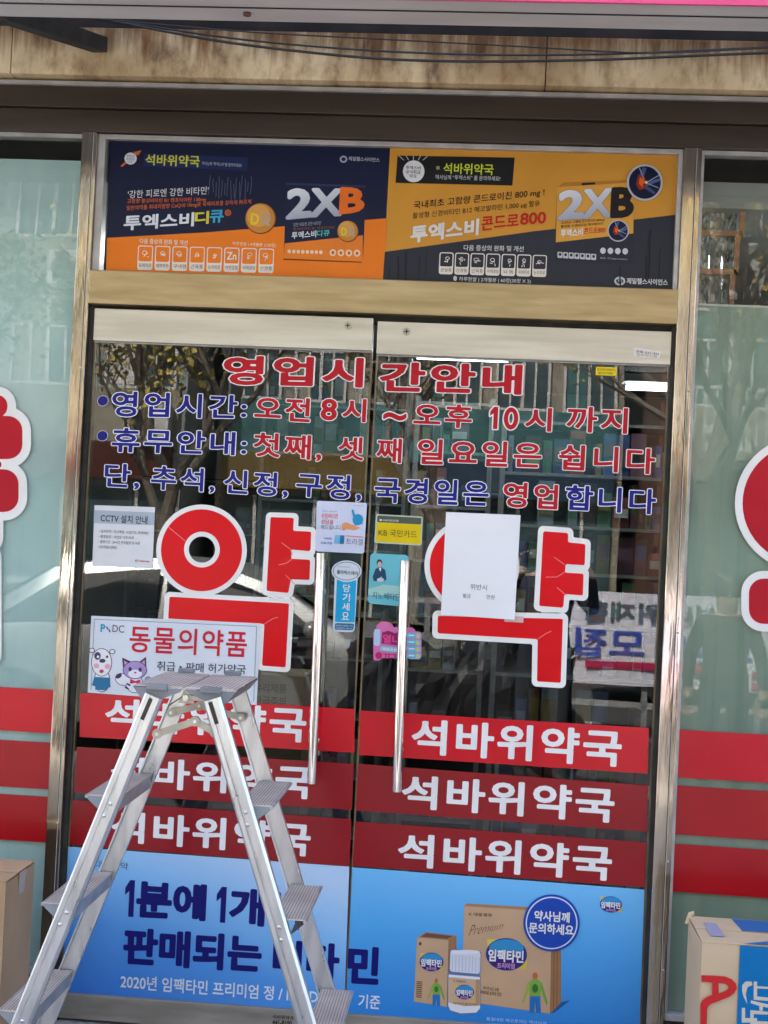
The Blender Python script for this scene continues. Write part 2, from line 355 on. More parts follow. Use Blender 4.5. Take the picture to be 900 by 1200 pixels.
def circ(cx, cy, rx, ry, n=48): return [(cx+rx*math.cos(2*math.pi*k/n), cy+ry*math.sin(2*math.pi*k/n)) for k in range(n)]
def print_part(name, parent, y, fn):
    f = Flat(y); fn(f); return f.build(name, parent)

# ================================================================== THE SETTING
M_PAVE = noisy('paving_concrete', (.20, .19, .18), (.30, .29, .27), scale=5, rough=.9, bump=.2, bscale=50)
M_ASPH = noisy('asphalt', (.04, .04, .04), (.065, .063, .06), scale=30, rough=.9, bump=.3, bscale=150)
M_EARTH = noisy('ground_far', (.12, .11, .09), (.20, .19, .17), scale=.4, rough=.95)
M_WHITEPAINT = noisy('road_paint', (.55, .55, .53), (.75, .75, .72), scale=12, rough=.7)
M_YELLOWPAINT = noisy('yellow_road_paint', (.60, .38, .04), (.72, .48, .08), scale=12, rough=.7)
g = MB(); g.face([(-250, -250, -.16), (250, -250, -.16), (250, 250, -.16), (-250, 250, -.16)], M_EARTH); structure(g.build('ground'))
structure(boxobj('pavement', -40, 40, -4.9, -.30, -.155, -.02, M_PAVE))
structure(boxobj('kerb', -40, 40, -5.05, -4.90, -.155, -.015, noisy('granite_kerb', (.35, .34, .33), (.48, .47, .45), scale=40, rough=.8)))
structure(boxobj('road', -60, 60, -13.2, -5.05, -.156, -.15, M_ASPH))
b = MB()
for k in range(-9, 10): b.box(k*4-1.2, k*4+1.2, -9.2, -9.08, -.149, -.146, M_WHITEPAINT)
structure(b.build('lane_marking'))
b = MB(); b.box(-60, 60, -5.45, -5.33, -.149, -.146, M_YELLOWPAINT); b.box(-60, 60, -12.9, -12.78, -.149, -.146, M_YELLOWPAINT); structure(b.build('edge_marking'))
structure(boxobj('far_pavement', -60, 60, -18.0, -13.2, -.155, -.03, M_PAVE))

# ---- the building that holds the shop
bld = thing('shop_building', 'rendered building carrying the pharmacy shopfront and its stained metal canopy', 'building', (0, 0, 0))
boxobj('upper_wall', -7, 7, .04, 6, 3.06, 6.2, M_WALL, bld)
boxobj('side_wall', -7, -2.95, 0.0, 6, -.02, 3.06, M_WALL, bld)
boxobj('side_wall', 2.40, 7, 0.0, 6, -.02, 3.06, M_WALL, bld)
boxobj('roof', -7.1, 7.1, -.05, 6.1, 6.2, 6.35, M_WALL, bld)
boxobj('entrance_step', -2.95, 2.40, -.30, .05, -.14, .012, noisy('terrazzo_step', (.22, .21, .20), (.36, .35, .33), scale=60, rough=.5), bld)
# stained metal fascia under the sign
mf, bf = principled('stained_fascia', (.5, .4, .28), .5, .1)
n = mf.node_tree; L = n.links
tc = n.nodes.new('ShaderNodeTexCoord'); mp = n.nodes.new('ShaderNodeMapping'); mp.inputs['Scale'].default_value = (4.5, 1, 2.6)
n1 = n.nodes.new('ShaderNodeTexNoise'); n1.inputs['Scale'].default_value = 3; n1.inputs['Detail'].default_value = 9; n1.inputs['Roughness'].default_value = .65
c1 = n.nodes.new('ShaderNodeValToRGB'); c1.color_ramp.elements[0].position = .33; c1.color_ramp.elements[1].position = .56
c1.color_ramp.elements[0].color = (.30, .20, .12, 1); c1.color_ramp.elements[1].color = (.86, .70, .42, 1)
e = c1.color_ramp.elements.new(.44); e.color = (.66, .49, .27, 1)
n2 = n.nodes.new('ShaderNodeTexNoise'); n2.inputs['Scale'].default_value = 2.2; n2.inputs['Detail'].default_value = 4
c2 = n.nodes.new('ShaderNodeValToRGB'); c2.color_ramp.elements[0].position = .38; c2.color_ramp.elements[1].position = .6
c2.color_ramp.elements[0].color = (.58, .50, .42, 1); c2.color_ramp.elements[1].color = (1, 1, 1, 1)
mx = n.nodes.new('ShaderNodeMixRGB'); mx.blend_type = 'MULTIPLY'; mx.inputs[0].default_value = 1
L.new(tc.outputs['Object'], mp.inputs[0]); L.new(mp.outputs[0], n1.inputs[0]); L.new(n1.outputs[0], c1.inputs[0]); L.new(tc.outputs['Object'], n2.inputs[0]); L.new(n2.outputs[0], c2.inputs[0])
L.new(c1.outputs[0], mx.inputs[1]); L.new(c2.outputs[0], mx.inputs[2])
# rain stains running down from the top edge, each to its own length
sz = n.nodes.new('ShaderNodeSeparateXYZ'); L.new(tc.outputs['Object'], sz.inputs[0])
ma = n.nodes.new('ShaderNodeMapping'); ma.inputs['Scale'].default_value = (13, 1, .9); n3 = n.nodes.new('ShaderNodeTexNoise'); n3.inputs['Scale'].default_value = 1.5; n3.inputs['Detail'].default_value = 6; n3.inputs['Roughness'].default_value = .7
L.new(tc.outputs['Object'], ma.inputs[0]); L.new(ma.outputs[0], n3.inputs[0])
zz = n.nodes.new('ShaderNodeMapRange'); zz.inputs[1].default_value = 2.90; zz.inputs[2].default_value = 3.055; zz.inputs[3].default_value = -.20; zz.inputs[4].default_value = .16; L.new(sz.outputs[2], zz.inputs[0])
ad = n.nodes.new('ShaderNodeMath'); ad.operation = 'ADD'; L.new(n3.outputs[0], ad.inputs[0]); L.new(zz.outputs[0], ad.inputs[1])
c3 = n.nodes.new('ShaderNodeValToRGB'); c3.color_ramp.elements[0].position = .46; c3.color_ramp.elements[1].position = .66; c3.color_ramp.elements[0].color = (1, 1, 1, 1); c3.color_ramp.elements[1].color = (.40, .27, .17, 1); L.new(ad.outputs[0], c3.inputs[0])
m4 = n.nodes.new('ShaderNodeMixRGB'); m4.blend_type = 'MULTIPLY'; m4.inputs[0].default_value = 1; L.new(mx.outputs[0], m4.inputs[1]); L.new(c3.outputs[0], m4.inputs[2]); L.new(m4.outputs[0], bf.inputs['Base Color'])
for xa, xb in ((-4.5, -1.512), (-1.509, .118), (.121, 3.6)):
    boxobj('fascia_panel', xa, xb, -.10, .0, 2.906, 3.052, mf, bld, .002)
boxobj('fascia_backing', -4.5, 3.6, -.006, .039, 2.88, 3.30, noisy('dark_brown_backing', (.02, .014, .010), (.05, .036, .026), scale=6, rough=.8), bld)
boxobj('ledge_strip', -2.95, 2.40, -.062, -.008, 2.887, 2.899, M_GREYF, bld)

# ---- fixed frame of the shopfront
fr = thing('shopfront_frame', 'champagne metal frame around the double door and side windows of the pharmacy', 'door frame', (0, 0, 0))
boxobj('header_upper', -2.95, 2.40, -.050, .06, 2.822, 2.886, M_BROWN, fr, .002)
boxobj('header_lower', -2.95, 2.40, -.036, .06, 2.752, 2.820, M_BROWN, fr, .002)
for xa, xb in ((-1.297, -1.250), (.545, .598)):
    b = MB(); b.box(xa, xb, -.034, .05, -.0, 2.751, M_STEEL if 0 else M_GOLD, .003); b.build('mullion', fr)
for xa in (-1.2635, .5795):
    b = MB(); b.box(xa, xa+.0022, -.0346, -.0335, .0, 2.75, M_DARK); b.box(xa+.0022, xa+.0040, -.0352, -.0335, .0, 2.75, M_GREYF); b.build('seam', fr)
for xa, xb in ((-2.99, -2.92), (2.33, 2.40)): boxobj('end_post', xa, xb, -.034, .05, -.0, 2.751, M_GOLD, fr, .003)
boxobj('door_jamb', -1.2495, -1.236, -.012, .05, .0, 2.216, M_DARK, fr)
boxobj('door_jamb', .5345, .5445, -.012, .05, .0, 2.216, M_DARK, fr)
boxobj('beam', -1.2495, .5445, -.040, .05, 2.219, 2.323, M_BEAM, fr, .003)
boxobj('door_stop', -1.236, .5345, .012, .05, 2.196, 2.2185, M_DARK, fr)
b = MB()
for (xa, xb, za, zb) in ((-1.2495, -1.226, 2.324, 2.750), (.5305, .5445, 2.324, 2.750), (-1.226, .5305, 2.735, 2.750)):
    b.box(xa, xb, -.02, .03, za, zb, M_GREYF, .002)
b.build('poster_frame', fr)
# stamped telephone number on the bottom rail, screws on the mullions
b = MB()
for z in (2.02, 1.3, .62, .30):
    for x in (-1.262, .588): b.ball((x, -.034, z), .0035, M_ALU_D, 8, 5, (1, .5, 1))
b.build('screw_heads', fr)['kind'] = 'stuff'

# ---- side windows
def film(name, c1, c2, c3):
    m, b = principled(name, c1, .5, spec=.25, coat=.10, coat_r=.12); n = m.node_tree; L = n.links
    tc = n.nodes.new('ShaderNodeTexCoord'); a = n.nodes.new('ShaderNodeTexNoise'); a.inputs['Scale'].default_value = 1.7; a.inputs['Detail'].default_value = 7
    mp = n.nodes.new('ShaderNodeMapping'); mp.inputs['Scale'].default_value = (14, 1, .5); d = n.nodes.new('ShaderNodeTexNoise'); d.inputs['Scale'].default_value = 1.6; d.inputs['Detail'].default_value = 5
    r = n.nodes.new('ShaderNodeValToRGB'); r.color_ramp.elements[0].position = .35; r.color_ramp.elements[1].position = .66
    r.color_ramp.elements[0].color = (*c1, 1); r.color_ramp.elements[1].color = (*c2, 1)
    r2 = n.nodes.new('ShaderNodeValToRGB'); r2.color_ramp.elements[0].position = .36; r2.color_ramp.elements[1].position = .5; r2.color_ramp.elements[0].color = (*c3, 1); r2.color_ramp.elements[1].color = (1, 1, 1, 1)
    mx = n.nodes.new('ShaderNodeMixRGB'); mx.blend_type = 'MULTIPLY'; mx.inputs[0].default_value = .8
    L.new(tc.outputs['Object'], a.inputs[0]); L.new(a.outputs[0], r.inputs[0]); L.new(tc.outputs['Object'], mp.inputs[0]); L.new(mp.outputs[0], d.inputs[0]); L.new(d.outputs[0], r2.inputs[0])
    L.new(r.outputs[0], mx.inputs[1]); L.new(r2.outputs[0], mx.inputs[2]); L.new(mx.outputs[0], b.inputs['Base Color'])
    return m
M_FILM_L = film('pale_frosted_film', (.36, .47, .46), (.47, .60, .57), (.90, .95, .95))
M_FILM_R = film('grey_green_film', (.19, .23, .18), (.27, .32, .25), (.80, .88, .84))
wl = thing('shop_window', 'left shop window with pale blue frosted film and red bands', 'window', (0, 0, 0))
boxobj('pane', -2.915, -1.300, .0, .008, .17, 2.742, M_GLASSW, wl)
boxobj('frosted_film', -2.915, -1.300, .0095, .0105, .17, 2.672, M_FILM_L, wl)
boxobj('top_strip', -2.915, -1.300, -.010, .03, 2.738, 2.7505, M_GREYF, wl)
boxobj('sill', -2.915, -1.2985, -.022, .03, .148, .168, M_GREYF, wl, .002)
boxobj('kick_panel', -2.915, -1.2985, -.008, .03, .012, .147, M_BROWN, wl)
wr = thing('shop_window', 'right shop window with dull green film below clear glass', 'window', (0, 0, 0))
boxobj('pane', .601, 2.325, .0, .008, .17, 2.742, M_GLASSW, wr)
boxobj('tinted_film', .601, 2.325, .0095, .0105, .17, 2.285, M_FILM_R, wr)
boxobj('top_strip', .601, 2.325, -.010, .03, 2.738, 2.7505, M_GREYF, wr)
boxobj('film_edge', .601, 2.325, .0115, .03, 2.275, 2.292, M_GREYF, wr)
boxobj('side_strip', .599, .609, -.010, -.0005, .17, 2.737, M_GREYF, wr)
boxobj('sill', .5995, 2.325, -.022, .03, .148, .168, M_GREYF, wr, .002)
boxobj('kick_panel', .5995, 2.325, -.008, .03, .012, .147, M_BROWN, wr)

# ---- the two glass doors
def screw(parent, px, py, y):
    x, z = at(px, py, y); b = MB(); b.tube([(x, y, z), (x, y-.003, z)], .0125, M_ZINC, 16); o = b.build('screw', parent)
    c = MB(); c.box(x-.007, x+.007, y-.0036, y-.0031, z-.0018, z+.0018, M_BLACK); c.box(x-.0018, x+.0018, y-.00365, y-.0032, z-.007, z+.007, M_BLACK)
    c.build('screw_slot', o)
def door(label, x0, x1, zt, hx, ha, hb, sx):
    d = thing('glass_door', label, 'door', ((x0+x1)/2, 0, .02)); T = Matrix.Translation((-(x0+x1)/2, 0, -.02))
    def fix(o): o.matrix_basis = T; return o
    fix(boxobj('pane', x0, x1, .0, .010, .097, zt-.099, M_GLASS, d))
    fix(boxobj('top_rail', x0, x1, -.016, .026, zt-.1, zt, M_RAIL, d, .002))
    fix(boxobj('bottom_rail', x0, x1, -.014, .024, .02, .096, M_BOTTOM, d, .002))
    b = MB()
    b.box(x0-.001, x0+.004, -.001, .011, .097, zt-.101, M_WOODY); b.box(x1-.004, x1+.001, -.001, .011, .097, zt-.101, M_WOODY)
    b.box(x0, x1, -.002, .012, zt-.104, zt-.1005, M_GREYF)
    fix(b.build('glass_edge', d))
    # outside pull bar on two stand-offs and its twin inside
    a, c = at(*ha, -.062), at(*hb, -.062); h = MB()
    h.tube([(a[0], -.062, a[1]), (c[0], -.062, c[1])], .0142, M_BAR, 24)
    o = fix(h.build('handle', d, True))
    q = MB()
    for t in (.17, .83):
        X, Z = a[0]+(c[0]-a[0])*t, a[1]+(c[1]-a[1])*t
        q.tube([(X, -.05, Z), (X, -.0005, Z)], .008, M_STEEL, 16); q.tube([(X, -.004, Z), (X, -.0006, Z)], .014, M_STEEL, 16)
    s2 = q.build('standoff', o, True)
    h = MB(); h.tube([(a[0], .07, a[1]), (c[0], .07, c[1])], .0142, M_STEEL, 20)
    for t in (.17, .83):
        X, Z = a[0]+(c[0]-a[0])*t, a[1]+(c[1]-a[1])*t; h.tube([(X, .011, Z), (X, .06, Z)], .008, M_STEEL, 12)
    fix(h.build('inside_handle', d, True))
    screw_at = len(d.children); screw(d, sx[0], sx[1], -.0162)
    for ch in d.children:
        if ch.name.startswith('screw'): fix(ch)
    return d
dL = door('left glass door with pale steel top rail and blue lower poster reading vitamin sales', -1.2345, -.3665, 2.208, 0, (376, 648), (365.3, 918), (407.6, 381.5))
dR = door('right glass door with hanging white sheet and tilted top rail beside the green window', -.3530, .5335, 2.199, 0, (474.5, 657), (464.8, 927.5), (476.6, 388.6))

# ================================================================== WHAT IS STUCK ON THE GLASS
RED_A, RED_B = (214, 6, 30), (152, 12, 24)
WHITE = (238, 238, 236)
def band(name_label, q, c, txt=None, tq=None, y=-.0012):
    f = Flat(y)
    if q[0][0] < -10: f.b.prism(q[1:], y, y+.0003, ink(c, .22))
    else: f.sheet(q, ink(c, .22))
    o = tag(f.build('red_band'), name_label, 'sticker', 'red vinyl bands across the shop glass')
    if txt:
        t = Flat(y-.0006); t.text(txt, tq, (246, 245, 243), 0, w=.030, res=56, spc=1.12); t.build('shop_name_lettering', o)
    return o
NM = '석바위약국'
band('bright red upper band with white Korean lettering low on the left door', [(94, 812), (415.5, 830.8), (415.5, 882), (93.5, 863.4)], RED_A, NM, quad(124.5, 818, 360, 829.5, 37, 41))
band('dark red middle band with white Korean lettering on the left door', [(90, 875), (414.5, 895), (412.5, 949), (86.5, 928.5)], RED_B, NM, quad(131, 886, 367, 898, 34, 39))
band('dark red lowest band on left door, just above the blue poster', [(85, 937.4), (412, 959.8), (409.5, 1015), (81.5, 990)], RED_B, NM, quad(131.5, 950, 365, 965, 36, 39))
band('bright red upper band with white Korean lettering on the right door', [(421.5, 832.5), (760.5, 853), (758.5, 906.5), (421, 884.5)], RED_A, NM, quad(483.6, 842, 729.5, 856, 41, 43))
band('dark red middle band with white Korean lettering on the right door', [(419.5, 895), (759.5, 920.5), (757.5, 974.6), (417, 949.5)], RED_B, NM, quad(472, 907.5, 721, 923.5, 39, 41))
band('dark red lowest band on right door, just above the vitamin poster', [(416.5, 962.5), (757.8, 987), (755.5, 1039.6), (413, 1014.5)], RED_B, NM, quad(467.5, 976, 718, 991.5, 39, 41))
def wband(lab, x0, x1, z0, z1, z2, z3, c):
    b = MB(); b.prism([(x0, z0), (x1, z1), (x1, z3), (x0, z2)], -.0015, -.001, ink(c, .22)); tag(b.build('red_band'), lab, 'sticker', 'red vinyl bands across the shop glass')
xr = -1.302
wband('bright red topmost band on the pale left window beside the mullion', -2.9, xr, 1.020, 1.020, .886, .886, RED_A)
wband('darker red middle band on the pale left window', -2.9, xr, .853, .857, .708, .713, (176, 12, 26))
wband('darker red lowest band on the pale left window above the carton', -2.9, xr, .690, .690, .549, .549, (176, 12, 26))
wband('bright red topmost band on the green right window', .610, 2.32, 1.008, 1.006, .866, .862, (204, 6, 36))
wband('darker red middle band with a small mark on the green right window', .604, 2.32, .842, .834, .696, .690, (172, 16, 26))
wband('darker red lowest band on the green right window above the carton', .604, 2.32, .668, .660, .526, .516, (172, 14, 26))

# business hours lettering
RED_T, BLUE_T, OUTL = (190, 20, 38), (26, 28, 132), (244, 240, 238)
hl = thing('business_hours_lettering', 'four lines of red and blue outlined Korean opening hours across both doors', 'lettering', (0, 0, 0))
def hours(name, items):
    f = Flat(-.001)
    for t, q, c, w in items:
        if t in '10': f.glyph(t, q, c, 0, OUTL, 1.5); continue
        f.text(t, q, c, 0, w=w, out=OUTL if c == RED_T else (242, 242, 246), ow=.029, res=56, spc=1.16 if len(t) > 1 else 1.)
    return f.build(name, hl)
hours('heading_line', [('영업시', quad(261, 415.5, 428.5, 418.5, 36.5, 37), RED_T, .036), ('간안내', quad(444.4, 423, 614.5, 426.5, 37, 37.5), RED_T, .036)])
hours('opening_line', [('●', quad(114.5, 463.5, 127.5, 463.5, 12.5), BLUE_T, -.01), ('영업시간:', quad(131, 457, 291, 463, 32, 29), BLUE_T, .022),
    ('오전', quad(298, 463, 365.5, 466, 29, 30), RED_T, .026), ('8', quad(375.5, 466, 397, 466.6, 27.5, 27.5), RED_T, .030), ('시', quad(401, 466, 431, 467, 28.5, 29), RED_T, .026), ('~', quad(448, 481, 478, 483, 12, 12), RED_T, .02),
    ('오후', quad(484.5, 470.5, 555, 474, 30, 29), RED_T, .024), ('1', quad(574.5, 476.5, 584, 476.9, 26), RED_T, 0), ('0', quad(591, 477, 608, 477.8, 26), RED_T, 0), ('시', quad(615, 476.4, 648.5, 477.5, 29.5), RED_T, .026), ('까지', quad(663.5, 475, 737.5, 477.5, 32, 32), RED_T, .024)])
hours('closing_day_line', [('●', quad(114, 504.5, 127, 504.5, 12.5), BLUE_T, -.01), ('휴무안내:', quad(131, 500, 291, 506, 30.5, 29), BLUE_T, .022),
    ('첫째,', quad(297, 505.5, 379, 510, 31, 32), RED_T, .022), ('셋', quad(396, 510, 428, 512, 29, 29), RED_T, .022), ('째', quad(441, 511.5, 472.5, 513.5, 30.5, 30.5), RED_T, .020),
    ('일요일은', quad(489, 513, 636.5, 518, 31.5, 31.5), RED_T, .024), ('쉽니다', quad(654.5, 519.5, 769.5, 525, 32, 32), RED_T, .024)])
hours('holiday_line', [('단,', quad(122.5, 541.5, 165.5, 544, 31, 31), BLUE_T, .020), ('추석,', quad(177, 544.5, 253.5, 549, 31, 30), BLUE_T, .020), ('신정,', quad(262.5, 549, 339.5, 554, 31, 31), BLUE_T, .020),
    ('구정,', quad(347, 552.5, 425.5, 557, 31, 32), BLUE_T, .020), ('국경일은', quad(439, 558, 574.5, 563, 31.5, 31.5), BLUE_T, .022), ('영업', quad(589.5, 563, 655.5, 567.5, 32, 31), RED_T, .024), ('합니다', quad(662.5, 567, 770.5, 572.5, 31.5, 31.5), BLUE_T, .024)])

# big red pharmacy letters
def seg(pts):
    p = np.array(pts, float); return np.hstack([p, np.roll(p, -1, 0)])
def circ(cx, cy, rx, ry, n=48): return [(cx+rx*math.cos(2*math.pi*k/n), cy+ry*math.sin(2*math.pi*k/n)) for k in range(n)]
M_VIN = noisy('red_vinyl', (.64, .002, .006), (.70, .003, .010), scale=4, rough=.3, rvar=.05, spec=.2, bump=.05)
def shapes_sign(name, label, groups, white, creases=(), res=.5, y=-.0014, red=M_VIN, yshift=0, cat='sign'):
    """groups of outlines in photograph pixels -> red shapes on a white border"""
    gx, gz, F = field(groups, res, white+3)
    f = Flat(y); f.fieldpolys(polys_at(gx, gz, F, white), (244, 243, 238), 0, lambda a, b_: (a, b_))
    o = tag(f.build(name), label, cat)
    f = Flat(y-.0006); f.fieldpolys(polys_at(gx, gz, F, 0), red, 0, lambda a, b_: (a, b_))
    r = f.build('red_shape', o)
    if creases:
        f = Flat(y-.001)
        for c in creases:
            for p, q in zip(c[:-1], c[1:]): f.line(p, q, .8, (236, 140, 140), 0)
        f.build('crease', r)['kind'] = 'stuff'
    return o
def z7(*p): return [(90+a/2.5, 580+b_/2.5) for a, b_ in p]
def z8(*p): return [(410+a/2.308, 580+b_/2.308) for a, b_ in p]
ring1 = np.vstack([seg(circ(236.3, 644.8, 47.5, 48)), seg(circ(236.8, 644, 21, 21))])
shapes_sign('pharmacy_letter', 'large red Korean pharmacy letter with complete ring on the left door', [ring1, seg(z7((568, 65), (636, 67), (634, 105), (687, 108), (685, 165), (629, 160), (629, 187), (684, 190), (682, 249), (627, 247), (620, 287), (556, 281))),
    seg(z7((272, 298), (622, 318), (612, 505), (543, 500), (550, 378), (268, 362)))], 5.6,
    [z7((270, 95), (318, 135)), z7((600, 140), (625, 158), (632, 175)), z7((592, 205), (615, 200), (630, 188)), z7((612, 235), (640, 262)), z7((550, 378), (575, 362), (590, 358))])
ring2 = np.vstack([seg(circ(553, 663, 49.5, 49.5)), seg(circ(553.5, 662.5, 21.5, 21.5))])
shapes_sign('pharmacy_letter', 'large red Korean pharmacy letter half covered by a white sheet', [ring2, seg(z8((523, 98), (590, 103), (590, 128), (637, 133), (635, 190), (583, 187), (582, 210), (632, 213), (630, 272), (580, 268), (577, 305), (512, 300))),
    seg(z8((238, 327), (576, 335), (570, 508), (506, 504), (508, 390), (237, 374)))], 6.2,
    [z8((552, 168), (580, 188)), z8((530, 222), (560, 222), (582, 208)), z8((560, 250), (585, 272)), z8((508, 390), (530, 375), (545, 368))])
# rounded bubble letters on both side windows (mostly outside the picture)
def rbox(x0, y0, x1, y1, r, n=6):
    o = []
    for cx, cy, a in ((x1-r, y0+r, -90), (x1-r, y1-r, 0), (x0+r, y1-r, 90), (x0+r, y0+r, 180)):
        for k in range(n+1): t = math.radians(a+90*k/n); o.append((cx+r*math.cos(t), cy+r*math.sin(t)))
    return o
M_VIN2 = noisy('deep_red_vinyl', (.42, .005, .018), (.48, .008, .022), scale=4, rough=.3, spec=.2)
shapes_sign('bubble_letter', 'bubble shaped red letter with white edge on the left window', [seg(rbox(-30, 463, 9, 489, 12)), seg(rbox(-30, 487.5, 26.5, 538, 17)), seg(rbox(-26, 540, 2, 549, 4)), seg(rbox(-30, 550, 22, 600, 17)), seg(rbox(-40, 602, -6, 640, 10)),
    seg(rbox(-130, 640, -8, 690, 14)), seg(rbox(-60, 660, -8, 780, 14)), np.vstack([seg(circ(-95, 540, 52, 60)), seg(circ(-95, 540, 20, 24))])], 10, red=M_VIN2, res=.7)
shapes_sign('bubble_letter', 'bubble shaped red ring letter with white edge on the green window', [np.vstack([seg(circ(940, 590, 70, 70)), seg(circ(940, 590, 28, 28))]), seg(rbox(877.5, 678, 1060, 731, 17)), seg(rbox(1010, 690, 1060, 830, 17)),
    seg(rbox(1035, 500, 1075, 668, 14)), seg(rbox(1060, 540, 1110, 575, 12)), seg(rbox(1060, 600, 1110, 635, 12))], 9, red=M_VIN2, res=.7)

# ---- paper and stickers
def sticker(name, label, cat, y, base, fn, group=None, r=0):
    """base = (quad, colour); fn draws the print as one flat part"""
    f = Flat(y)
    (f.rrect(base[0], r, base[1], 0, 1) if r else f.sheet(base[0], base[1]))
    o = tag(f.build(name), label, cat, group)
    if fn:
        f = Flat(y-.0005); fn(f); f.build('print', o)
    return o
INK = (52, 54, 62)
def cctv(f):
    f.poly([(110.6, 597.8), (181.6, 600.5), (181, 615.5), (110, 613)], (176, 188, 200))
    f.text('CCTV 설치 안내', quad(118.5, 602, 173.3, 605, 9.5, 9.5), INK, 1, w=.014)
    for k, (s, w) in enumerate((('• 설치목적 : 도난예방, 시설안전, 화재예방', 58), ('• 촬영범위 : 사업장 내부/외부', 41), ('• 촬영시간 : 24시간 연속촬영 및 녹화', 48), ('• 관리책임자 연락처 :', 22))):
        f.text(s, quad(116.5-k*.35, 620.5+k*6.1, 116.5+w, 621.2+k*6.1+w*.03, 3.8), (96, 98, 106), 1, w=.004, res=26)
    f.text('KT', quad(159, 655.8, 163, 656, 2.8), (70, 70, 80), 1, w=.02, res=24); f.text('telecop', quad(163.8, 656, 175.5, 656.6, 3), (214, 70, 90), 1, w=.02, res=24)
sticker('security_camera_notice', 'square white paper notice headed CCTV on the left door', 'notice', -.0022, ([(111, 592), (182, 594.4), (178.7, 666), (108.4, 663)], (226, 228, 230)), cctv)

ps = sticker('pet_medicine_sign', 'white sign with red Korean lettering and cartoon dog and cat', 'sign', -.0030, ([(107.3, 721.5), (305.5, 730.5), (301, 826), (103, 811.5)], (224, 230, 238)), lambda f: (
    [f.line(a, b_, .8, (130, 158, 160)) for a, b_ in (((111, 725.5), (301, 734)), ((301, 734), (297.5, 822)), ((111, 725.5), (107, 808)))],
    f.text('P', quad(118.5, 731, 124, 731.5, 9.5), (40, 160, 196), 1, w=.03), f.text('..', quad(125, 733, 130, 739, 3), (90, 90, 180), 1, w=.03), f.text('DC', quad(132.5, 732, 146, 733, 8.5), (92, 72, 100), 1, w=.0),
    f.text('동물의약품', quad(153, 732.5, 290.5, 740, 31.5, 30.5), (206, 30, 56), 1, spc=1.1, w=.014), f.text('취급 • 판매 허가약국', quad(184.5, 774.5, 288.5, 779, 11.5, 11), (64, 72, 90), 1, w=.010)))
def dog(f):
    W_, D_, P_ = (240, 240, 242), (70, 58, 90), (240, 170, 190)
    f.oval(120, 797, 9.5, 14, D_, 0); f.oval(120, 797, 8.6, 13.2, W_, 1)
    f.poly([(111, 793), (129, 794), (130, 805), (126, 806), (126, 809), (112, 808), (112, 804), (108, 803)], (44, 120, 160), 2)
    f.oval(108, 762, 3.6, 3, D_, 0); f.oval(108, 762, 2.6, 2.1, W_, 1); f.oval(132, 763.5, 3.6, 3, D_, 0); f.oval(132, 763.5, 2.6, 2.1, W_, 1)
    f.oval(119.5, 776, 12.2, 16.6, D_, 1); f.oval(119.5, 776, 11.4, 15.8, W_, 2); f.oval(114.8, 768.5, 3.8, 4.6, (84, 66, 110), 3); f.oval(115.4, 769.5, 1.5, 1.6, W_, 4)
    f.oval(126, 769.5, 1.4, 1.6, D_, 3); f.oval(120.5, 774.2, 3.6, 2.4, D_, 3); f.oval(113.5, 780, 3.2, 3, P_, 3); f.oval(126.5, 780.8, 3.2, 3, P_, 3); f.oval(119.5, 786.5, 2.6, 2.2, (214, 70, 90), 3); f.text('ABC', quad(114.5, 797, 125.5, 797.5, 4), W_, 3, w=.03, res=20) if 0 else None
def cat_(f):
    B_, D_, W_ = (176, 152, 206), (66, 52, 92), (240, 238, 246)
    f.oval(158, 801, 10.2, 11, D_, 0); f.oval(158, 801, 9.4, 10.2, W_, 1); f.oval(144, 796, 9, 7.2, D_, 0, rot=20); f.oval(144, 796, 8.2, 6.4, W_, 1, rot=20); f.oval(139.5, 792, 4, 2.6, D_, 2, rot=-30)
    f.oval(149, 806, 3, 1.1, D_, 2, rot=30); f.oval(151, 802, 3, 1.1, D_, 2, rot=30); f.oval(174, 799, 4.5, 6.5, D_, 0); f.oval(174, 799, 3.7, 5.7, B_, 1)
    f.poly([(145, 786), (143.5, 770.5), (156, 776)], D_, 1); f.poly([(163, 776), (171.5, 769.5), (172, 785)], D_, 1); f.poly([(147, 783), (145.6, 774), (154, 778)], (226, 150, 180), 2); f.poly([(164, 778), (170, 773), (170.4, 783)], (226, 150, 180), 2)
    f.oval(158.5, 785, 14.2, 10.6, D_, 2); f.oval(158.5, 785, 13.4, 9.8, B_, 3); f.oval(158.8, 789.5, 8, 5, W_, 4); f.oval(153, 784, 1.9, 2.5, D_, 5); f.oval(164.8, 784.6, 1.9, 2.5, D_, 5); f.oval(159, 788, 1.5, 1, (200, 90, 120), 5)
    f.poly([(153, 795), (159, 798), (165, 796), (165, 802), (159, 800), (153, 801)], (206, 44, 100), 5)
print_part('dog_picture', ps, -.0036, dog); print_part('cat_picture', ps, -.0036, cat_)

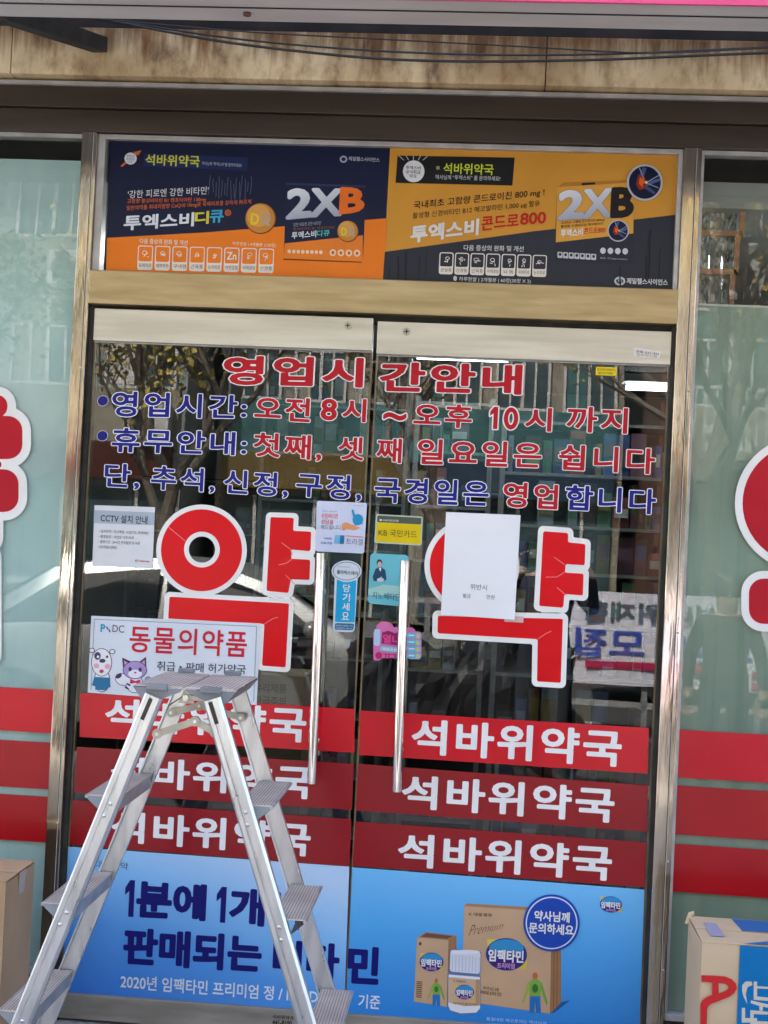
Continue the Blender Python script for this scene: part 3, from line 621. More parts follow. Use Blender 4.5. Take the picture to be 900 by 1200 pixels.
def heart(f):
    f.text('고객님과 소중한 약속', quad(377, 598, 395, 598.6, 1.8), (120, 130, 140), 1, w=.0, res=20)
    f.text('위험하다면', quad(377, 601.5, 396, 602, 6), (226, 92, 92), 1, w=.008, res=34); f.text('상담을', quad(376.5, 608.5, 391, 609, 5.6), (226, 92, 92), 1, w=.008, res=34); f.text('해드립니다', quad(376.3, 615, 400, 615.6, 5.4), (120, 122, 140), 1, w=.004, res=34)
    B2 = (34, 150, 196)
    f.oval(419.5, 609, 6.2, 6.6, B2, 1.2, rot=10); f.poly([(412, 597.5), (414, 597), (416.5, 603.5), (424, 604), (425, 614), (416, 616), (414, 606)], B2, 1)
    f.poly([(401, 613.5), (406, 612), (413, 615), (422, 618.5), (416, 621), (406, 620), (403, 622), (401, 621)], (232, 158, 104), 2)
    f.rrect([(392.5, 627), (404, 627.5), (403, 637.5), (391.5, 637)], 1.5, (120, 190, 226), 1); f.poly([(399, 627.3), (404, 627.5), (403, 637.5), (398, 637.2)], (36, 120, 170), 2)
    f.text('피부질환엔', quad(379.5, 629.5, 389, 630, 2.6), (80, 90, 160), 1, w=.01, res=22); f.text('치료크림', quad(376, 634.5, 389, 635, 3), (70, 84, 170), 1, w=.01, res=22); f.line((406, 628), (426, 629.5), 1, (230, 110, 110), 1); f.text('트리겔', quad(406, 630.5, 425.5, 631.5, 7.6), (90, 92, 120), 1, w=-.006, res=40)
    f.text('일반의약품 1단계', quad(415, 591.6, 426, 592.2, 1.5), (120, 130, 140), 1, w=0, res=16)
sticker('hand_advert_sticker', 'small white sticker showing blue hand above orange palm on left door', 'sticker', -.0022, ([(371.3, 586.8), (430.3, 589.4), (426.6, 648.8), (369.6, 646)], (214, 220, 240)), heart, r=3)
# pull sticker
f = Flat(-.0022); f.oval(406.2, 669.2, 17.6, 12.4, (222, 232, 240), 0); f.rrect([(392.5, 672), (419.5, 673), (415.5, 741), (390, 740)], 5, (222, 232, 240), 0.4)
pull = tag(f.build('pull_sticker'), 'tall blue sticker with oval top saying pull beside the left handle', 'sticker')
f = Flat(-.0032)
f.ring(406.2, 669.2, 15.8, 10.8, .6, (60, 70, 90), 0); f.text('플라빅스에이', quad(395, 667.5, 419.5, 669.5, 5), (58, 60, 80), 1, w=.012, res=30); f.line((396, 664), (410, 664.6), .5, (150, 150, 160), 1)
f.poly([(395, 679), (403, 682), (410, 682), (417.5, 679.6), (415.6, 729.3), (392.8, 728.6)], (20, 172, 222), 1)
for k, ch in enumerate('당기세요'): f.text(ch, quad(402.5-.5*k, 684.5+k*10.8, 411-.5*k, 684.9+k*10.8, 9.2), WHITE, 2, w=.012, res=40)
f.rrect([(392.8, 730), (415.4, 730.8), (414, 738.6), (392.2, 737.8)], 2, (34, 110, 160), 1); f.text('함께하면 건강해지는 약국', quad(394, 732, 413.5, 732.6, 1.9), WHITE, 2, w=0, res=18); f.text('구매문의 약사님', quad(394, 735, 413, 735.6, 1.9), WHITE, 2, w=0, res=18)
f.build('print', pull)
sticker('bank_card_sticker', 'yellow card sticker with dark upper stripe on the right door', 'sticker', -.0018, ([(440.8, 602.4), (495.6, 605.4), (494, 639.4), (438.6, 636.2)], (196, 206, 176)), lambda f: (
    f.rrect([(442.3, 604), (494, 606.9), (493.6, 614.6), (441.9, 611.8)], 2, (84, 92, 84)), f.rrect([(441.9, 611.8), (493.6, 614.6), (492.6, 637.6), (440.4, 634.6)], 2, (226, 196, 10)),
    f.text('■ KB국민은행', quad(445, 608, 467, 609.2, 2.6), (220, 224, 216), 1, w=.01, res=22), f.text('KB 국민카드', quad(444, 619.5, 488.8, 622.3, 8.4), (92, 84, 30), 1, w=.002, res=40)), r=3)
def bluecard(f):
    f.poly([(431.8, 690), (450, 685), (477, 688), (476, 699), (431.5, 697)], (170, 214, 206), 0)
    D_ = (32, 74, 104)
    f.oval(444.8, 659.5, 3.3, 4.2, (70, 60, 60), 1); f.oval(445, 661.3, 2.6, 3.2, (206, 180, 164), 2)
    f.poly([(440, 667), (443.5, 664.6), (447.5, 665), (451.5, 668), (453, 679), (450, 681), (447, 675), (442, 681), (438, 681), (436.8, 676)], D_, 1); f.poly([(443.6, 665.2), (447, 665.5), (446, 670)], (226, 230, 232), 2)
    f.oval(446, 679.5, 4.2, 2.4, (210, 214, 220), 2)
    f.text('지노베타딘', quad(436.5, 693.4, 469, 696, 8), (34, 84, 110), 1, w=.0, res=40)
sticker('advert_card_sticker', 'turquoise card sticker with small man in suit behind right handle', 'sticker', -.0018, ([(434.2, 648), (479, 650.6), (475.8, 711), (431, 707)], (112, 196, 208)), bluecard, r=5)
# pink and cyan sticker behind the right handle
f = Flat(-.0018)
gx, gz, F = field([seg(rbox(440, 735, 487, 771, 6)), seg(rbox(437.5, 739, 447, 774, 3)), seg(circ(451, 735, 10, 6.5)), seg(rbox(478, 740, 494, 772.5, 4))], 1.2, 2)
f.fieldpolys(polys_at(gx, gz, F, 0), (224, 120, 176), 0, lambda a, b_: (a, b_))
pk = tag(f.build('pink_advert_sticker'), 'pink and cyan die cut sticker low behind the right handle', 'sticker')
f = Flat(-.0024)
f.rrect([(439, 737), (446, 737.5), (445, 757), (438, 756)], 1.5, (180, 214, 240)); f.poly([(448, 741), (455, 739), (463, 742), (472, 738), (472, 757), (447, 754)], (150, 34, 100), 0); f.text('열나', quad(449, 743, 470, 745, 10.5), (240, 80, 150), 1, w=.03, res=36)
f.rrect([(446, 757), (474, 759.5), (473, 765), (445, 762.5)], 2, (128, 208, 226), 1); f.text('해열진통제', quad(448, 758.6, 470, 760.6, 3.2), WHITE, 2, w=.02, res=26); f.oval(444, 768, 4, 4, (196, 40, 110), 1); f.text('ㅠㅠ', quad(449, 765.5, 470, 767, 6), (200, 50, 120), 1, w=.03, res=26)
for k in range(4): f.rrect([(477, 741+k*7.9), (493.6, 742+k*7.9), (493.2, 748.6+k*7.9), (476.6, 747.6+k*7.9)], 3, (96, 196, 226), 1); f.oval(489.5, 745.3+k*7.9, 2.6, 2.6, (214, 200, 130), 2); f.line((479, 744.2+k*7.9), (485.5, 744.6+k*7.9), 1.6, WHITE, 2)
f.build('print', pk)
wp = sticker('white_sheet', 'plain white paper sheet taped over the right pharmacy letter', 'paper', -.0048, ([(522.8, 600), (610, 603.8), (603, 726), (516.8, 720.4)], (240, 241, 242)), lambda f: (
    f.text('위반시', quad(551.3, 684, 570.8, 685.3, 6.6), (96, 98, 106), 0, w=.004, res=34), f.text('벌금', quad(542.6, 695.4, 551.8, 695.9, 5), (84, 86, 96), 0, w=.004, res=34), f.text('만원', quad(570.4, 696.8, 579.6, 697.3, 5), (84, 86, 96), 0, w=.004, res=34),
    f.text('담배 판매 금지', quad(552, 614.5, 584, 616.5, 7.5), (222, 217, 219), 0, w=-.01, res=34)))
TLx, TRx, BRx, BLx = [at(*p) for p in ((522.8, 600), (610, 603.8), (603, 726), (516.8, 720.4))]
cb = MB(); N = 14; vs = []
for j in range(N+1):
    for i in range(N+1):
        u, v = i/N, j/N; x = (TLx[0]*(1-u)+TRx[0]*u)*(1-v)+(BLx[0]*(1-u)+BRx[0]*u)*v; z = (TLx[1]*(1-u)+TRx[1]*u)*(1-v)+(BLx[1]*(1-u)+BRx[1]*u)*v
        bow = .0035*math.sin(math.pi*u)*math.sin(math.pi*v)+.011*max(0, (u+v-1.45)/.55)**2+.006*max(0, (1-u+v-1.55)/.45)**2+.001*math.sin(v*9+u*3)
        vs.append((x, -.0049-bow, z))
cb.solid(vs, [(j*(N+1)+i, j*(N+1)+i+1, (j+1)*(N+1)+i+1, (j+1)*(N+1)+i) for j in range(N) for i in range(N)], noisy('paper_white', (.74, .75, .76), (.80, .81, .82), scale=3, rough=.7))
for ch in list(wp.children): bpy.data.objects.remove(ch)
nm = wp.data; cbo = cb.build('white_sheet_mesh', None, False); wp.data = cbo.data; bpy.data.objects.remove(cbo); wp.data.polygons.foreach_set('use_smooth', [True]*len(wp.data.polygons))
f = Flat(-.0096); f.text('위반시', quad(551.3, 684, 570.8, 685.3, 6.6), (96, 98, 106), 0, w=.004, res=34); f.text('벌금', quad(542.6, 695.4, 551.8, 695.9, 5), (84, 86, 96), 0, w=.004, res=34); f.text('만원', quad(570.4, 696.8, 579.6, 697.3, 5), (84, 86, 96), 0, w=.004, res=34)
for i, v in enumerate(f.b.v):      # lay the print on the bowed paper
    u = (v[0]-BLx[0])/(BRx[0]-BLx[0]); w_ = (TLx[1]-v[2])/(TLx[1]-BLx[1])
    bow = .0035*math.sin(math.pi*u)*math.sin(math.pi*w_)+.011*max(0, (u+w_-1.45)/.55)**2+.006*max(0, (1-u+w_-1.55)/.45)**2+.001*math.sin(w_*9+u*3)
    f.b.v[i] = (v[0], -.0053-bow, v[2])
f.build('print', wp)
wp['label'] = 'plain white paper sheet taped over the right pharmacy letter'
f = Flat(-.0052); f.poly([(591, 721.4), (613.5, 722.6), (613.2, 729.6), (591, 728.4)], noisy('sticky_tape', (.62, .40, .40), (.70, .52, .52), scale=9, rough=.2), 0); f.build('tape', wp)
sticker('small_yellow_label', 'tiny yellow warning label near the top of right door', 'sticker', -.0014, ([(698.3, 429.8), (722.6, 430.6), (722, 440.6), (697.8, 439.6)], (240, 214, 20)), lambda f: (f.text('안전유리 강화도어', quad(700, 431.6, 720.6, 432.4, 2.6), INK, 0, w=.0, res=22), f.text('열처리제품', quad(701, 436, 718, 436.8, 2.2), INK, 0, w=0, res=22)))
x_, y_ = 742, 408
f = Flat(-.0172)
f.sheet([(742.6, 408), (758, 410), (764, 412), (774, 412.4), (772, 421.4), (757, 420), (748, 418.6), (741.6, 417.4)], (236, 232, 228))
tl = tag(f.build('torn_paper_label'), 'torn strip of printed paper on the right door rail', 'label')
f = Flat(-.0176); f.text('전화 032-421', quad(744.5, 411, 771, 414, 3.6), (110, 100, 104), 0, w=.01, res=24); f.text('안전검사필', quad(745, 415.2, 769, 417.6, 2.4), (120, 110, 112), 0, w=0, res=22); f.build('print', tl)
# stamped number on the bottom rail of the left door
f = Flat(-.0146); f.text('석바위약국', quad(320.5, 1187, 345, 1188.6, 5), (40, 36, 36), 0, w=.02, res=26); f.text('441-8100', quad(320, 1193, 343, 1194.4, 6), (34, 30, 30), 0, w=.03, res=28)
tag(f.build('stamped_number'), 'black stamped telephone number on the bottom rail of left door', 'lettering')

# ---- vitamin posters low on the doors
def P(px, py): return at(px, py, 0)
M_SKYBLUE_L = grad_print('blue_poster_left', [(0, (186, 216, 246)), (.30, (136, 196, 246)), (.62, (84, 156, 230)), (1, (56, 124, 214))], P(250, 990), P(190, 1190), .22)
M_SKYBLUE_R = grad_print('blue_poster_right', [(0, (120, 198, 250)), (.4, (84, 174, 240)), (1, (40, 130, 214))], P(600, 1028), P(590, 1205), .22)
NAVY = (18, 18, 112)
f = Flat(-.0012); f.sheet([(80, 992), (409.3, 1015.6), (403, 1189), (73.5, 1163)], M_SKYBLUE_L)
vp = tag(f.build('vitamin_poster'), 'light blue poster with navy slogan at the foot of left door', 'poster')
def vtxt(f):
    f.glyph('1', quad(147.3, 1030.5, 158.5, 1031.5, 43), NAVY); f.text('분에', quad(161, 1030.5, 243, 1036.5, 45, 43), NAVY, 0, w=.044, res=60); f.glyph('1', quad(254.5, 1038.5, 266, 1039.3, 42), NAVY); f.text('개씩', quad(270, 1038.5, 356, 1045, 44, 45), NAVY, 0, w=.044, res=60)
    f.text('판매되는', quad(145.6, 1086, 308, 1097, 44, 43), NAVY, 0, w=.044, res=60); f.text('비타', quad(321, 1100, 399, 1106, 44, 44), NAVY, 0, w=.044, res=60)
    f.text('2020년 임팩타민 프리미엄 정 / IMS DATA', quad(141.8, 1141, 403, 1161.6, 17, 17), (222, 232, 244), 0, w=.018, res=44)
    f.text('대웅제약', quad(112, 1008, 150.5, 1011, 8.5), (70, 82, 100), 0, w=.0, res=34)
print_part('slogan', vp, -.0018, vtxt)
f = Flat(-.0012); f.sheet([(413, 1016.3), (755.2, 1042.4), (749, 1212), (405.5, 1187.5)], M_SKYBLUE_R)
vq = tag(f.build('vitamin_poster'), 'light blue poster picturing two boxes and a bottle on right door', 'poster')
def v2(f):
    f.text('민', quad(408.5, 1107.5, 445.5, 1110, 44.5, 44), NAVY, 0, w=.044, res=60); f.text('기준', quad(420.5, 1164.4, 446, 1166.4, 16.5), (222, 232, 244), 0, w=.018)
    f.text('품절대란 재고문의는 약사님께', quad(570, 1191.6, 640, 1197, 3.8), (190, 216, 240), 0, w=.0, res=22)
print_part('slogan', vq, -.0018, v2)
f = Flat(-.0048); f.oval(646.3, 1081, 33, 33.4, (30, 76, 182), 0, 48); f.ring(646.3, 1081, 30.4, 30.8, 1.5, (216, 228, 244), 1, 48); f.build('badge', vq)
f = Flat(-.0058); f.text('약사님께', quad(626.3, 1066, 667.8, 1068.6, 12.3), WHITE, 0, w=.03); f.text('문의하세요', quad(620, 1080, 672.4, 1083.4, 12.6), WHITE, 0, w=.03); f.build('badge_lettering', vq)
BX, BXS, BXT = (206, 170, 134), (166, 122, 84), (180, 136, 98)
def oval_logo(f, cx, cy, rx, ry, lay, big=True):
    f.poly([(cx-rx*.95, cy-ry*.95), (cx-rx*.2, cy-ry*.9), (cx-rx*.9, cy-ry*.1)], (226, 206, 90), lay); f.poly([(cx+rx*1.05, cy-ry*.2), (cx+rx*.95, cy+ry*.9), (cx+rx*.3, cy+ry*.95)], (226, 196, 60), lay)
    f.oval(cx, cy, rx, ry, (40, 60, 150), lay+1, 32, rot=4); f.oval(cx, cy-ry*.38, rx*.84, ry*.55, (56, 150, 206), lay+2, 24); f.oval(cx, cy+ry*.42, rx*.78, ry*.5, (66, 34, 120), lay+2, 24)
    f.text('임팩타민', quad(cx-rx*.88, cy-ry*.38, cx+rx*.86, cy-ry*.25, ry*.82), WHITE, lay+3, w=.035, out=(44, 50, 140) if big else None, ow=.03, res=40)
    f.text('프리미엄', quad(cx-rx*.45, cy+ry*.5, cx+rx*.4, cy+ry*.55, ry*.34), (220, 170, 220), lay+5, w=.02, res=24)
def figure(f, cx, cy, s, lay):
    f.oval(cx, cy-20*s, 3*s, 4.2*s, (202, 110, 70), lay, 16); f.poly([(cx-2*s, cy-17*s), (cx+2*s, cy-17*s), (cx+8*s, cy-12*s), (cx+6*s, cy+3*s), (cx-6*s, cy+3*s), (cx-8*s, cy-12*s)], (134, 176, 70), lay)
    f.poly([(cx-8*s, cy-12*s), (cx-6*s, cy-8*s), (cx-10*s, cy+5*s), (cx-14*s, cy+12*s), (cx-15*s, cy+9*s)], (170, 176, 84), lay); f.poly([(cx+8*s, cy-12*s), (cx+6*s, cy-8*s), (cx+10*s, cy+6*s), (cx+13*s, cy+14*s), (cx+14.5*s, cy+10*s)], (120, 170, 76), lay)
    f.poly([(cx-6*s, cy+3*s), (cx+6*s, cy+3*s), (cx+6.6*s, cy+22*s), (cx+.8*s, cy+22*s), (cx, cy+9*s), (cx-.8*s, cy+22*s), (cx-6.6*s, cy+22*s)], (40, 120, 190), lay); f.oval(cx, cy-6*s, 3.4*s, 5*s, (52, 120, 60), lay+1, 14)
def bigbox(f):
    f.poly([(543.8, 1061.6), (547, 1058.4), (650, 1064.6), (657.4, 1066.4), (646.5, 1068.2)], BXT, 0); f.poly([(646.5, 1068.2), (657.4, 1066.4), (657.6, 1176), (644.2, 1187.6)], BXS, 0)
    for x in (649.5, 653.2): f.line((x, 1080), (x-.8, 1184-(x-649.5)*.8), .7, (120, 84, 56), 1)
    f.poly([(543.8, 1061.6), (646.5, 1068.2), (644.2, 1187.6), (541.5, 1172.5)], BX, .5)
    f.poly([(658, 1174), (668, 1172), (650, 1186), (645, 1188)], (30, 90, 160), 0)
    f.text('K 대웅제약', quad(549.6, 1068.4, 576.5, 1070.2, 4.4), (96, 66, 40), 1.5, w=.01, res=26); f.text('Premium', quad(550, 1084, 590, 1080, 12.5, 8), (92, 70, 56), 1.5, w=-.018, res=44, shear=.5)
    f.text('비타민 B군 보충\n육체피로 눈피로 영양', quad(563, 1154.6, 588, 1157.6, 9.8), (90, 66, 48), 1.5, w=.01, res=24)
    oval_logo(f, 593.5, 1118, 24.2, 19, 2); figure(f, 627, 1164, 1.03, 2)
def smallbox(f):
    f.poly([(488.8, 1098.4), (499.5, 1092), (535, 1096.2), (525.6, 1101.4)], BXT, 0); f.poly([(492.5, 1097.3), (500, 1093.2), (531, 1096.7), (524, 1100)], (120, 80, 70), 1); f.poly([(525.6, 1101.4), (535, 1096.2), (533.6, 1173), (523.5, 1179.4)], BXS, 0)
    f.poly([(488.8, 1098.4), (525.6, 1101.4), (523.5, 1179.4), (485, 1173.4)], BX, .5)
    f.oval(492.5, 1105.6, 1.7, 2.2, (110, 76, 50), 1.5, 10); oval_logo(f, 505.8, 1127, 14, 11, 2, False); figure(f, 511.3, 1163, .70, 2)
    for k in range(9): f.line((488.3-.1*k, 1150+k*2.2), (495-.1*k, 1150.7+k*2.2), 1.2, (120, 88, 62), 1.5)
def bottle(f):
    E_ = (110, 130, 170)
    f.poly([(524.8, 1139), (563.2, 1142), (563.4, 1181), (558, 1187.2), (540, 1188.2), (527.4, 1184.4), (524.6, 1178)], E_, 3)
    f.rrect([(527.2, 1111.6), (564.2, 1114.2), (563.2, 1142), (526.2, 1139)], 4, E_, 3.2); f.rrect([(528, 1112.4), (563.4, 1115), (562.4, 1141), (527, 1138)], 4, (226, 230, 240), 4)
    for k in range(9): f.line((530.5+k*3.9, 1118.5+k*.3), (530+k*3.9, 1137+k*.3), .7, (190, 200, 222), 4.6)
    f.oval(545.8, 1115.2, 16.6, 2.6, (240, 242, 248), 4.8, 24)
    f.poly([(525.8, 1141.5), (562.4, 1144.5), (562.6, 1181), (558, 1186), (540, 1187), (528, 1183.4), (525.4, 1178)], (236, 238, 244), 4); f.poly([(526, 1144.5), (562.3, 1147.6), (562.3, 1177.6), (545, 1178.6), (525.6, 1174.2)], (212, 180, 144), 4.8)
    f.poly([(557.6, 1147.2), (562.3, 1147.6), (562.3, 1177.6), (557.4, 1178.2)], (188, 152, 114), 5.2)
    f.text('K 대웅제약', quad(532, 1147.6, 546, 1148.6, 2.6), (96, 66, 40), 5.5, w=.01, res=20); oval_logo(f, 544.5, 1162, 11, 8.6, 5.5, False); f.text('비타민영양제', quad(531, 1173.4, 557, 1175.2, 3.2), (130, 90, 40), 5.5, w=.01, res=22)
print_part('carton_picture', vq, -.0022, bigbox); print_part('carton_picture', vq, -.0021, smallbox); print_part('bottle_picture', vq, -.0022, bottle)
print_part('corner_logo', vq, -.0019, lambda f: oval_logo(f, 715.8, 1059.6, 13, 9.5, 1, False))

# ---- posters in the transom
def t3(*p): return [(120+a/2.647, 155+b_/2.647) for a, b_ in p]
def t4(*p): return [(445+a/2.535, 165+b_/2.535) for a, b_ in p]
def q3(x0, y0, x1, y1, h0, h1=None): h1 = h0 if h1 is None else h1; return t3((x0, y0), (x1, y1), (x1-.05*h1, y1+h1), (x0-.05*h0, y0+h0))
def q4(x0, y0, x1, y1, h0, h1=None): h1 = h0 if h1 is None else h1; return t4((x0, y0), (x1, y1), (x1-.05*h1, y1+h1), (x0-.05*h0, y0+h0))
NV, OR, GD, CH = (20, 28, 60), (242, 130, 34), (214, 152, 56), (46, 50, 62)
DIRT = noisy('printed_board_dirt', (.02, .02, .02), (.05, .05, .05), scale=9)
f = Flat(.0); f.sheet([(129.2, 162.5), (456.8, 173.6), (448.2, 331.6), (124.2, 320)], NV, 0, .004)
pl = tag(f.build('transom_poster'), 'navy and orange vitamin advert board, left half above the door', 'poster')
print_part('orange_panel', pl, -.0005, lambda f: f.poly([(125.4, 278.8), (238, 272.6), (454, 255.8), (448.2, 331.6), (124.2, 320)], OR))
f = Flat(-.0012)
f.poly(t3((130, 66), (452, 78), (450, 120), (128, 106)), (26, 42, 88), -.3); f.text(NM, q3(135, 68, 303, 73, 34, 36), (206, 206, 60), 0, w=.020)
f.text('약사님께 "투엑스비"를 문의하세요!', q3(310, 91, 432, 98, 11), (180, 186, 200), 0, w=.0, res=22)
f.text("'강한 피로엔 강한 비타민'", q3(80, 181, 330, 168, 25, 25), (214, 216, 222), 0, w=.008, res=40)
f.text('고함량 활성비타민 B1 벤포티아민 130mg', q3(78, 207, 322, 201, 16, 16), (222, 110, 52), 0, w=.004, res=30); f.text('일반의약품 최대저함량 CoQ10 10mg로 육체피로를 강하게 빠르게', q3(76, 228, 462, 208, 17, 17), (222, 110, 52), 0, w=.004, res=30)
f.text('투엑스비', q3(68, 258, 286, 248, 48, 44), (226, 230, 240), 0, w=.03); f.text('디', q3(288, 246, 332, 244, 40), (222, 210, 60), 0, w=.03); f.text('큐', q3(334, 242, 378, 240, 40), (64, 170, 214), 0, w=.03)
f.oval(*t3((390, 250))[0], 3.8, 3.8, (214, 96, 50), 0, 20); f.text('정', q3(384, 243, 396, 243, 13), NV, 1, w=0, res=24)
f.text('다음 증상의 완화 및 개선', q3(117, 329, 265, 335, 16), (246, 232, 214), 0, w=.012, res=30); f.text('하루한알 | 4개월분 (120정)', q3(404, 339, 538, 346, 13), (250, 226, 200), 0, w=.006, res=24)
f.text('제일헬스사이언스', q3(764, 75, 860, 80, 13), (190, 196, 210), 0, w=.012, res=26); f.oval(*t3((748, 84))[0], 4.4, 4.2, (170, 178, 196), 0, 20); f.oval(*t3((748, 84))[0], 2.6, 2.2, NV, 1, 16)
f.build('lettering', pl)
f = Flat(-.0012)
f.poly(t3((56, 105), (110, 58), (118, 62), (62, 108)), (206, 110, 40), 0); f.poly(t3((96, 62), (122, 56), (112, 72)), (206, 110, 40), 0); f.oval(*t3((88, 82))[0], 7.2, 7, (222, 224, 232), 1, 28); f.text('투엑스비\n공식취급\n약국', q3(76, 70, 100, 71, 26), NV, 2, w=.0, res=20)
f.build('badge', pl)
def coin(f, cx, cy, r):
    f.oval(cx, cy, r, r, (120, 70, 26), 0, 36); f.oval(cx-.3, cy-.4, r*.94, r*.94, (206, 140, 62), 1, 36); f.oval(cx-r*.12, cy-r*.18, r*.74, r*.72, (222, 164, 88), 2, 32)
    f.text('D', [(cx-r*.62, cy-r*.36), (cx-r*.08, cy-r*.33), (cx-r*.1, cy+r*.42), (cx-r*.64, cy+r*.4)], (236, 206, 40), 3, w=.04); f.text('Q', [(cx+r*.05, cy-r*.36), (cx+r*.66, cy-r*.33), (cx+r*.64, cy+r*.5), (cx+r*.03, cy+r*.48)], (186, 170, 150), 3, w=.04)
print_part('tablet_picture', pl, -.0012, lambda f: coin(f, *t3((491, 268))[0], 18.2))
def icons(f, T, Q, x0, y0, pitch, n, w, h, zn, bgc, labels):
    wcol = (238, 232, 224)
    for k in range(n):
        x = x0+pitch*k; y = y0+k*(9/7.)
        f.rrect(T((x, y), (x+w, y+1.3), (x+w-3, y+h+1.3), (x-3, y+h)), 3, wcol, 0); f.rrect(T((x+3, y+3), (x+w-3, y+4.3), (x+w-5, y+h*.66), (x+1, y+h*.65)), 2, bgc, 1)
        cx, cy = T((x+w/2-1, y+h*.36))[0]
        if zn and k == 5: f.text('Zn', Q(x+8, y+14, x+w-9, y+15, 24), wcol, 2, w=.02, res=30)
        else:
            rnd = random.Random(k+n*10); f.ring(cx+rnd.uniform(-1.5, 1.5), cy+rnd.uniform(-2.6, -.6), rnd.uniform(2, 3.4), rnd.uniform(1.8, 2.8), .7, wcol, 2, 14)
            for q_ in range(4): a_ = rnd.uniform(0, 6.28); p_ = (cx+rnd.uniform(-2.5, 2.5), cy+rnd.uniform(-1, 3.5)); f.line(p_, (p_[0]+math.cos(a_)*rnd.uniform(2, 4), p_[1]+math.sin(a_)*rnd.uniform(2, 3.4)), .8, wcol, 2.3)
        f.text(labels[k], Q(x+3, y+h*.73, x+w-6, y+h*.74, h*.17), (110, 84, 70), 2, w=.0, res=20)
print_part('symptom_icons', pl, -.0010, lambda f: icons(f, t3, q3, 111, 351, 53.6, 8, 47, 76, True, OR, ['육체피로', '체력저하', '구내염', '근육통', '눈의피로', '아연결핍', '어깨결림', '신경통']))
M_SILV = grad_print('silver_digits', [(0, (236, 238, 244)), (.5, (196, 202, 214)), (1, (150, 158, 176))], P(350, 215), P(356, 262), .3)
def box1(f):
    f.poly(t3((560, 396), (806, 405), (800, 400), (566, 388)), (120, 60, 24), 0); f.poly(t3((570, 157), (818, 166), (808, 402), (563, 392)), (22, 30, 64), 0.5); f.poly(t3((566, 345), (808, 320), (808, 402), (563, 392)), (236, 132, 46), 1.2); f.poly(t3((570, 157), (818, 166), (818, 172), (570, 163)), (44, 56, 96), 1.5)
    f.text('2', q3(572, 172, 655, 174, 102, 92), M_SILV, 2, w=.045, out=(60, 74, 110), ow=.012); f.text('X', q3(646, 172, 748, 174, 95, 88), M_SILV, 2.9, w=.04, out=(60, 74, 110), ow=.012); f.text('B', q3(738, 170, 816, 174, 86, 74), (238, 116, 40), 4.1, w=.045)
    f.text("'강한 피로엔 강한 비타민'", q3(592, 282, 680, 276, 12), (170, 176, 196), 3, w=0, res=22); f.text('활성비타민 B1 벤포티아민', q3(592, 296, 720, 291, 9), (150, 96, 70), 3, w=0, res=20); f.text('투엑스비', q3(588, 310, 664, 304, 22), (222, 226, 238), 3, w=.02, res=34); f.text('디큐', q3(666, 305, 706, 302, 20), (90, 196, 190), 3, w=.02, res=34)
    for k in range(8): f.oval(*t3((580+k*14, 370+k*.4))[0], 2.1, 2.3, (246, 214, 180), 3, 12)
    for k in range(4): f.oval(*t3((715+k*25, 374+k*.6))[0], 3.9, 4.1, (246, 214, 180), 3, 14); f.oval(*t3((715+k*25, 374+k*.6))[0], 1.8, 2.2, (206, 110, 50), 4, 10)
print_part('pack_picture', pl, -.0012, box1); print_part('tablet_picture', pl, -.0034, lambda f: coin(f, *t3((762, 308))[0], 12.6))

f = Flat(.0002); f.sheet([(457.2, 173.6), (797.5, 180.4), (787.4, 341.6), (448.6, 331.8)], GD, 0, .004)
pr = tag(f.build('transom_poster'), 'mustard and charcoal joint pill advert board, right half above the door', 'poster')
print_part('charcoal_panel', pr, -.0004, lambda f: f.poly([(450.6, 295.2), (626, 271), (792.6, 251.6), (787.4, 341.6), (448.6, 331.8)], CH))
f = Flat(-.0012)
f.text(NM, q4(190, 66, 339, 70, 32, 33), (204, 218, 60), 2, w=.016); f.text('약사님께 “투엑스비” 를 문의하세요!', q4(166, 101, 358, 106, 14), (206, 208, 212), 2, w=.004, res=26); f.poly(t4((168, 76), (178, 76), (178, 86), (168, 86)), (150, 160, 90), 2)
f.text('국내최초 고함량 콘드로이친 800 mg !', q4(101, 180, 490, 140, 27, 27), (44, 34, 26), 0, w=.010, res=40); f.text('활성형 신경비타민 B12 메코발라민 1,000 µg 함유', q4(98, 214, 476, 176, 21, 21), (54, 40, 28), 0, w=.002, res=34)
f.text('투엑스비', q4(93, 253, 296, 231, 52, 50), (226, 224, 220), 0, w=.038); f.text('콘드로', q4(303, 226, 414, 216, 42, 40), (196, 40, 28), 0, w=.024); f.text('800', q4(418, 215, 495, 210, 36, 36), (196, 40, 28), 0, w=.028)
f.text('다음 증상의 완화 및 개선', q4(250, 309, 428, 313, 17), (214, 214, 216), 0, w=.012, res=30); f.text('하루한알 | 2개월분 | 60정(30정 X 2)', q4(236, 404, 449, 411, 15), (214, 214, 216), 0, w=.01, res=30); f.oval(*t4((224, 409))[0], 2.2, 3, (214, 214, 216), 0, 12)
f.text('제일헬스사이언스', q4(734, 407, 856, 412, 18), (220, 222, 226), 0, w=.02, res=30); f.oval(*t4((713, 417))[0], 6.4, 5.2, (200, 206, 212), 0, 24); f.oval(*t4((713, 417))[0], 4.4, 3.0, CH, 1, 18); f.text('제', q4(706, 409, 720, 410, 14), (200, 206, 212), 2, w=0, res=22)
f.build('lettering', pr)
f = Flat(-.0006); f.poly(t4((53, 44), (401, 50), (394, 133), (47, 125)), (28, 28, 32), 0)
for a in range(5): f.line(t4((100+(a-2)*14, 58))[0], t4((100+(a-2)*22, 44))[0], 1, (180, 180, 180), 1)
f.oval(*t4((101, 91))[0], 12.6, 12.8, (226, 228, 230), 1, 30); f.text('투엑스비\n공식취급\n약국', q4(78, 74, 122, 76, 36), (40, 40, 50), 2, w=.01, res=26)
f.build('badge', pr)
